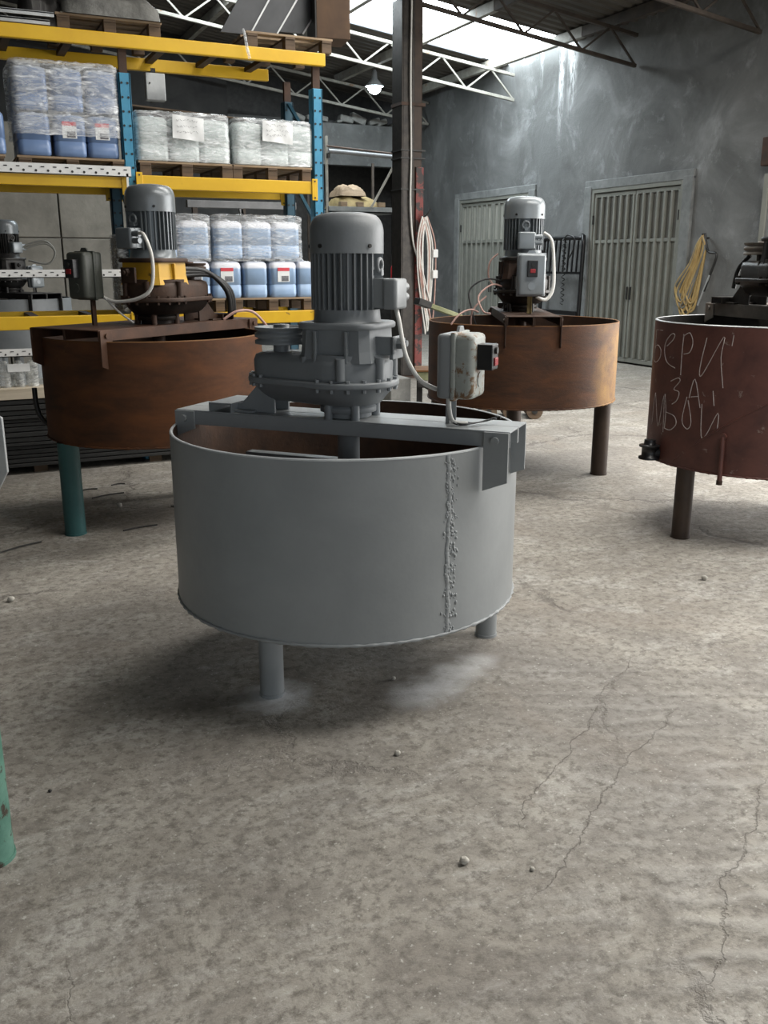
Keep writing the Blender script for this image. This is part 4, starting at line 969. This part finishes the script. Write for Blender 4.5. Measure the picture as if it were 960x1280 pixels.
# dark grey mixer seen through the rack
c5 = (.78, 12.55); r5 = radians(-62)
mix5 = make_mixer('dark grey pan mixer seen through the left rack bay', c5, r5, .68, .55, 1.17,
    [(.5, 12.1), (1.3, 12.3), (.8, 13.0)], .4, -.2, (-.7, .72), (.0, -.02), 1.18,
    dict(tank='grey_paint_dark', inner='grease_dark', cowl='motor_grey', fins='iron_dark', gear='iron_dark', bell='iron_dark', bridge='iron_dark', box='motor_light', boxlid='motor_light', term='motor_light'), legr=.06, box=(.30, .14, 1.30, 1.55, .12, .17, .02))
for k in range(2): MB().tube([(.22, .05, 1.75+.03*k), (.34, .28, 1.82+.03*k), (.40, .38, 1.72), (.36, .30, 1.58), (.22, .12, 1.62)], .012, 8).build('motor_cable', 'hose_grey', mix5)
# yellow motored machine behind it
mix6 = make_mixer('pan mixer with a yellow motor behind the dark grey one', (.72, 14.35), radians(-80), .62, .55, 1.17,
    [(.4, 14.0), (1.1, 14.1), (.7, 14.8)], .36, -.2, (-.66, .66), (.0, 0), 1.2,
    dict(tank='grey_paint_dark', inner='grease_dark', cowl='yellow_worn', fins='yellow_worn', gear='iron_dark', bell='iron_dark', bridge='iron_dark', box='motor_light', boxlid='motor_light', term='yellow_worn'), legr=.06)
c4o = bpy.data.objects.get('steel_bracket')
mb = MB(); pts = [(-.35, 0), (.12, 0), (.12, .18), (.03, .27), (-.35, .27)]
n = len(pts)
c4o.location = (.10, 4.10, .58); c4o.rotation_euler = (0, 0, radians(-20))
pts = [(-.40, .42), (.02, .42), (.065, .40), (.065, .17), (-.02, .02), (-.40, .02)]; n = len(pts)
MB().add([(a, 0, z) for a, z in pts]+[(a, .02, z) for a, z in pts], [tuple(range(n)), tuple(reversed(range(n, 2*n)))]+[((i+1) % n, i, n+i, n+(i+1) % n) for i in range(n)]).build('plate', 'galv', c4o, .003)
MB().cyl((-.2, .01, -.58), (-.2, .01, .05), .03, n=16).build('stand_leg', 'galv', c4o)

# ------------------------------------------------------------------ things along the right wall
t = thing('garden_hose', (9.86, 10.38, 0), 'tan hose coiled and hung on the wall right of the big door', 'hose')
for k in range(20):
    r = random.uniform; zt_ = 1.98-r(0, .06); zb_ = r(.84, 1.08); lean = r(.10, .34); hw = r(.05, .13); xo = -.03-.006*(k % 6)
    MB().tube([(xo, .0, zt_), (xo-.02, hw*.55, zt_-.10), (xo-.02, hw*.6+lean*.35, (zt_*.6+zb_*.4)), (xo-.02, lean+hw, zb_+.25), (xo-.03, lean+hw*.5, zb_+.05), (xo-.02, lean-.02, zb_), (xo-.02, lean-hw*.9, zb_+.12), (xo, lean*.35-hw*.6, (zt_*.55+zb_*.45)), (xo, -hw*.5, zt_-.14), (xo, 0, zt_)], .016, 7, 4).build('hose_loop', 'hose_tan' if k % 5 else 'hose_grey', t)
MB().tube([(-.04, -.02, 1.99), (-.05, -.12, 1.75), (-.06, -.30, 1.70), (-.06, -.22, 1.45), (-.06, -.12, 1.2)], .018, 8).build('black_hose_end', 'rubber', t)
MB().bar((-.06, -.02, 1.0), (-.08, -.22, 1.42), .018).build('lance', 'galv', t)
MB().tube([(.06, 0, 1.93), (-.04, 0, 1.93), (-.06, 0, 1.99)], .014, 6).build('wall_hook', 'iron_dark', t)
# black headboard frame leaning by the left door
t = thing('bed_headboard', (9.75, 13.12, 0), 'black tubular bed headboard leaning on the wall between the doors', 'headboard')
Wd = 1.15
MB().tube([(0, 0, .0), (.05, 0, 1.88), (.055, .06, 1.97), (.055, .14, 1.99), (.055, Wd-.1, 1.99), (.055, Wd-.02, 1.95), (.05, Wd, 1.85), (0, Wd, 0)], .035, 8, 4).build('outer_frame', 'black', t)
MB().bar((.02, 0, 1.42), (.02, Wd, 1.42), .04).build('cross_rail', 'black', t); MB().bar((.0, 0, .75), (.0, Wd, .75), .07).build('cross_rail', 'black', t)
for k in range(8):
    yy = .13+k*(Wd-.26)/7
    MB().bar((.02, yy, 1.42), (.05, yy, 1.98), .022).build('bar', 'black', t)
t = thing('spiral_cord', (9.66, 13.50, 0), 'dark coiled spiral cord hanging over the black headboard', 'cord')
pts = [(.03+.03*cos(k*.9), .03*sin(k*.9), 2.0-.0125*k) for k in range(90)]
MB().tube(pts, .009, 5, 1).tube([(.03, 0, 2.0), (.02, -.1, 2.04), (.03, -.28, 1.98), (.03, -.25, 1.8), (.03, -.14, 1.66)], .012, 6).build('coil', 'rubber', t)

# ------------------------------------------------------------------ lamp, storage shelf, junk round the pillar
t = thing('ceiling_lamp', (8.14, 17.9, 4.95), 'glowing round lamp hanging under the roof left of the pillar', 'lamp')
MB().lathe([(.03, .28), (.05, .24), (.06, .12), (.17, .0), (.18, -.02)], n=24).build('reflector', 'galv', t)
lm = emit('lamp_glow', (.82, .95, 1.0), 45)
mb = MB(); pr = [(.13*cos(a), -.03+.13*sin(a)) for a in [pi/2*(k/6)-pi/2 for k in range(7)]]; pr[0] = (.001, pr[0][1]); mb.lathe(pr, n=24); mb.build('bulb', lm, t)
MB().cyl((0, 0, .28), (0, 0, .42), .012, n=8).build('hanger_rod', 'iron_dark', t)

t = thing('storage_shelf', (5.96, 15.0, 0), 'pale steel shelf frame standing in front of the dark opening', 'shelf')
for x_, m_ in ((0, 3.59), (1.24, 3.30)):
    MB().bb(x_-.02, x_+.02, 0, .04, 0, m_).build('post', 'truss_pale', t, .003); MB().bb(x_-.02, x_+.02, .9, .94, 0, m_).build('post', 'truss_dark', t, .003)
MB().bb(.0, 1.24, 0, .06, 2.40, 2.50).bb(0, 1.24, .0, .94, 2.40, 2.43).build('shelf_board', 'plaster_light', t, .004)
MB().bb(.0, 1.24, 0, .06, 1.2, 1.28).bb(0, 1.24, .0, .94, 1.2, 1.23).build('shelf_board', 'truss_dark', t, .004)
MB().bar((1.22, 0, 3.18), (.80, 0, 2.50), .035, .02, up=(0, 1, 0)).build('brace', 'truss_pale', t)
t = thing('work_frame', (2.36, 9.6, -.07), 'pale steel work frame standing behind the lowest shelf cans', 'frame')
for x_ in (0, .5, 1.0): MB().bb(x_, x_+.05, 0, .05, .07, 2.2).build('post', 'truss_dark', t, .003)
MB().bb(-.05, 1.1, 0, .08, 2.2, 2.27).build('top_rail', 'galv_dull', t, .003)
MB().bar((.5, .02, 2.2), (.62, .02, 1.6), .04).build('brace', 'galv_dull', t, .003)
t = thing('pipe_bundle', (5.7, 14.9, 3.30), 'grey pipe laid level below the pale wall band left of pillar', 'pipe')
MB().cyl((.25, 0, .05), (1.55, 0, .0), .035, n=12).build('pipe', 'galv_dull', t); MB().cyl((.25, .06, .13), (1.55, .06, .06), .014, n=8).build('rod', 'rust_dark', t)
for x_ in (.27, 1.50): MB().bb(x_-.02, x_+.02, .03, .14, -.05, .02).build('hanger', 'iron_dark', t)
heap(6.2, 6.95, 15.05, 15.8, 2.505, .26, 'sack', 'yellowish sack lying on the shelf left of the pillar', 'sack', 'sack', 5)
heap(6.25, 6.72, 15.1, 15.7, 2.68, .26, 'sack', 'brown bundle on top of the yellowish sack', 'sack', 'wood', 8)
for i, (a, l) in enumerate(((6.2, 'left small timber block under the yellowish sack'), (6.5, 'middle small timber block under the yellowish sack'), (6.9, 'right small timber block on the shelf edge'))):
    tag(MB().bb(a, a+.12, 15.0, 15.12, 2.502, 2.58).build('timber_block', 'wood', bevel=.004), l, 'timber')
heap(6.35, 7.1, 15.2, 15.7, 1.285, .55, 'plastic_sheet', 'crumpled grey plastic sheet stored on the low shelf behind the pillar', 'plastic sheet', 'tarp', 9)
t = thing('fire_extinguisher', (6.98, 14.55, 0), 'small red fire extinguisher on a post just left of the pillar', 'extinguisher')
MB().lathe([(.001, 1.12), (.06, 1.125), (.065, 1.15), (.065, 1.50), (.05, 1.54), (.02, 1.56), (.02, 1.6), (.001, 1.6)], n=20).build('cylinder', 'red', t)
MB().bb(-.05, .02, -.01, .01, 1.60, 1.63).build('lever', 'iron_dark', t); MB().bar((0, .09, 0), (0, .09, 1.7), .03).bb(-.05, .05, .06, .10, 1.3, 1.34).build('stand', 'iron_dark', t)
# rubble along the top of the low wall band
random.seed(11)
for k in range(9):
    u = 7.1+k*.28+random.uniform(-.08, .08); s_ = random.uniform(.06, .2)
    ob = MB().box((u, 19.42, 4.43+s_*.55), (s_*1.8, .2, s_*.8), Matrix.Rotation(random.uniform(-.4, .4), 3, 'Y')).build('rubble', 'concrete_block', bevel=.03)
    tag(ob, 'broken lump of concrete lying on the ledge under the roof', 'rubble', 'rubble on the wall ledge')

# green paddle board lying over the rim of the middle mixer
t = thing('paddle_board', (3.9, 7.6, 0), 'worn green timber with a dark end poking up behind the rusty rim', 'timber')
MB().bar((.05, 0, 1.235), (.42, 0, 1.11), .09, .04).build('plank', 'olive_wood', t, .005)
MB().bar((-.03, 0, 1.262), (.10, 0, 1.218), .11, .06).build('dark_end', 'iron_dark', t, .005)
t['label'] = 'worn green timber with a dark end leaning behind the orange rust mixer'
MB().bar((.4, 0, 1.09), (.4, 0, 0), .05).build('trestle_leg', 'iron_dark', t)

# old machine base behind the grey mixer
t = thing('machine_base', (4.55, 8.9, 0), 'old rusty machine base with green top and black roller behind the grey mixer', 'machine', radians(-25))
MB().bb(0, .62, 0, .4, .36, .46).build('top_plate', 'olive_wood', t, .006)
MB().bb(-.02, .64, -.02, .42, .455, .475).build('rusty_lid', 'rust_bright', t, .004)
for x_ in (.03, .59):
    for y_ in (.03, .37): MB().bar((x_, y_, 0), (x_, y_, .36), .05).build('leg', 'iron_dark', t)
MB().bar((0.05, -.02, .34), (.5, -.02, .05), .06).bar((.0, -.03, .32), (.66, -.03, .26), .05).build('strut', 'iron_dark', t, .004)
MB().lathe([(.001, .18), (.11, .18), (.11, .2), (.07, .22), (.11, .25), (.11, .27), (.04, .28), (.04, .38), (.001, .38)], (.42, -.16), 20).build('roller', 'black', t)
MB().bb(.3, .5, -.25, -.05, 0, .18).build('roller_base', 'iron_dark', t, .01)
tag(MB().bb(4.35, 4.6, 9.15, 9.45, 0, .36).build('concrete_block', 'concrete_block', bevel=.012), 'grey concrete block standing beside the old machine base', 'block')
# pipe rollers lying under the middle mixer
for i, (x_, y_, l) in enumerate(((5.08, 8.30, 'left rusty drum end lying on the floor behind the orange mixer'), (5.32, 8.25, 'middle rusty drum end lying on the floor behind the orange mixer'), (5.55, 8.15, 'right rusty drum end lying on the floor behind the orange mixer'))):
    t = thing('pipe_drum', (x_, y_, 0), l, 'drum', radians(-25))
    MB().cyl((0, -.12, .085), (0, .25, .085), .085, n=24).build('drum', 'wood_dark', t, .006); MB().cyl((0, -.13, .085), (0, -.11, .085), .03, n=12).build('hub', 'iron_dark', t)
tag(MB().bar((3.75, 7.9, .12), (4.9, 8.35, .12), .2, .1).build('steel_beam', 'rust_dark', bevel=.01), 'long dark steel beam on the floor behind the grey mixer bridge', 'steel beam')
o_ = COL.objects['steel_beam']; o_.location.z = -.07

# ------------------------------------------------------------------ litter on the floor
random.seed(21)
def pebble(x, y, r, label, mat='stone', cat='stone'):
    mb = MB(); n = 10; R_ = []
    for j in range(1, 6):
        a = pi*j/6; R_.append([(r*sin(a)*cos(2*pi*k/n)*random.uniform(.85, 1.15), r*sin(a)*sin(2*pi*k/n)*random.uniform(.8, 1.1), r*.8-r*.8*cos(a)) for k in range(n)])
    mb.loft(R_); ob = mb.build('pebble', mat, loc=(x, y, 0)); return tag(ob, label, cat)
pebble(1.126, 1.893, .014, 'round pale pebble in the lower middle of the floor')
pebble(1.212, 2.492, .011, 'grey pebble on the dark stain below the mixer')
pebble(1.28, 1.79, .007, 'tiny white chip right of the round pebble')
pebble(3.43, 3.406, .016, 'white chip on the floor left of the maroon mixer leg')
pebble(.134, 4.594, .017, 'white chip on the floor at the left edge')
pebble(.13, 2.75, .006, 'tiny dark pebble on the floor near the green leg', 'iron_dark')
pebble(.80, 1.35, .006, 'dark speck of grit in the lower left floor', 'iron_dark')
pebble(1.45, 3.02, .009, 'small stone in the powder under the grey mixer')
pebble(.92, 6.2, .02, 'pale lump on the floor right of the teal leg')
for i, (x_, y_, L, a, l) in enumerate(((.24, 5.50, .28, .5, 'thin dark twig lying on the floor left of the teal leg'), (.95, 5.62, .22, .2, 'crooked dark twig at the foot of the teal leg'), (.90, 6.55, .24, .3, 'thin twig on the floor behind the teal leg'), (1.30, 6.0, .18, -.8, 'short twig on the floor under the rust brown mixer'), (.80, 6.78, .12, .1, 'dark scrap of bark behind the teal leg'), (1.02, 6.86, .10, .1, 'small dark twig close to the stacked sheets'), (2.2, 1.75, .05, .3, 'tiny dark splinter on the foreground concrete'))):
    tag(MB().tube([(x_-L/2*cos(a), y_-L/2*sin(a), .006), (x_, y_+.012, .008), (x_+L/2*cos(a), y_+L/2*sin(a), .006)], .005, 5, 3).build('twig', 'iron_dark'), l, 'twig')
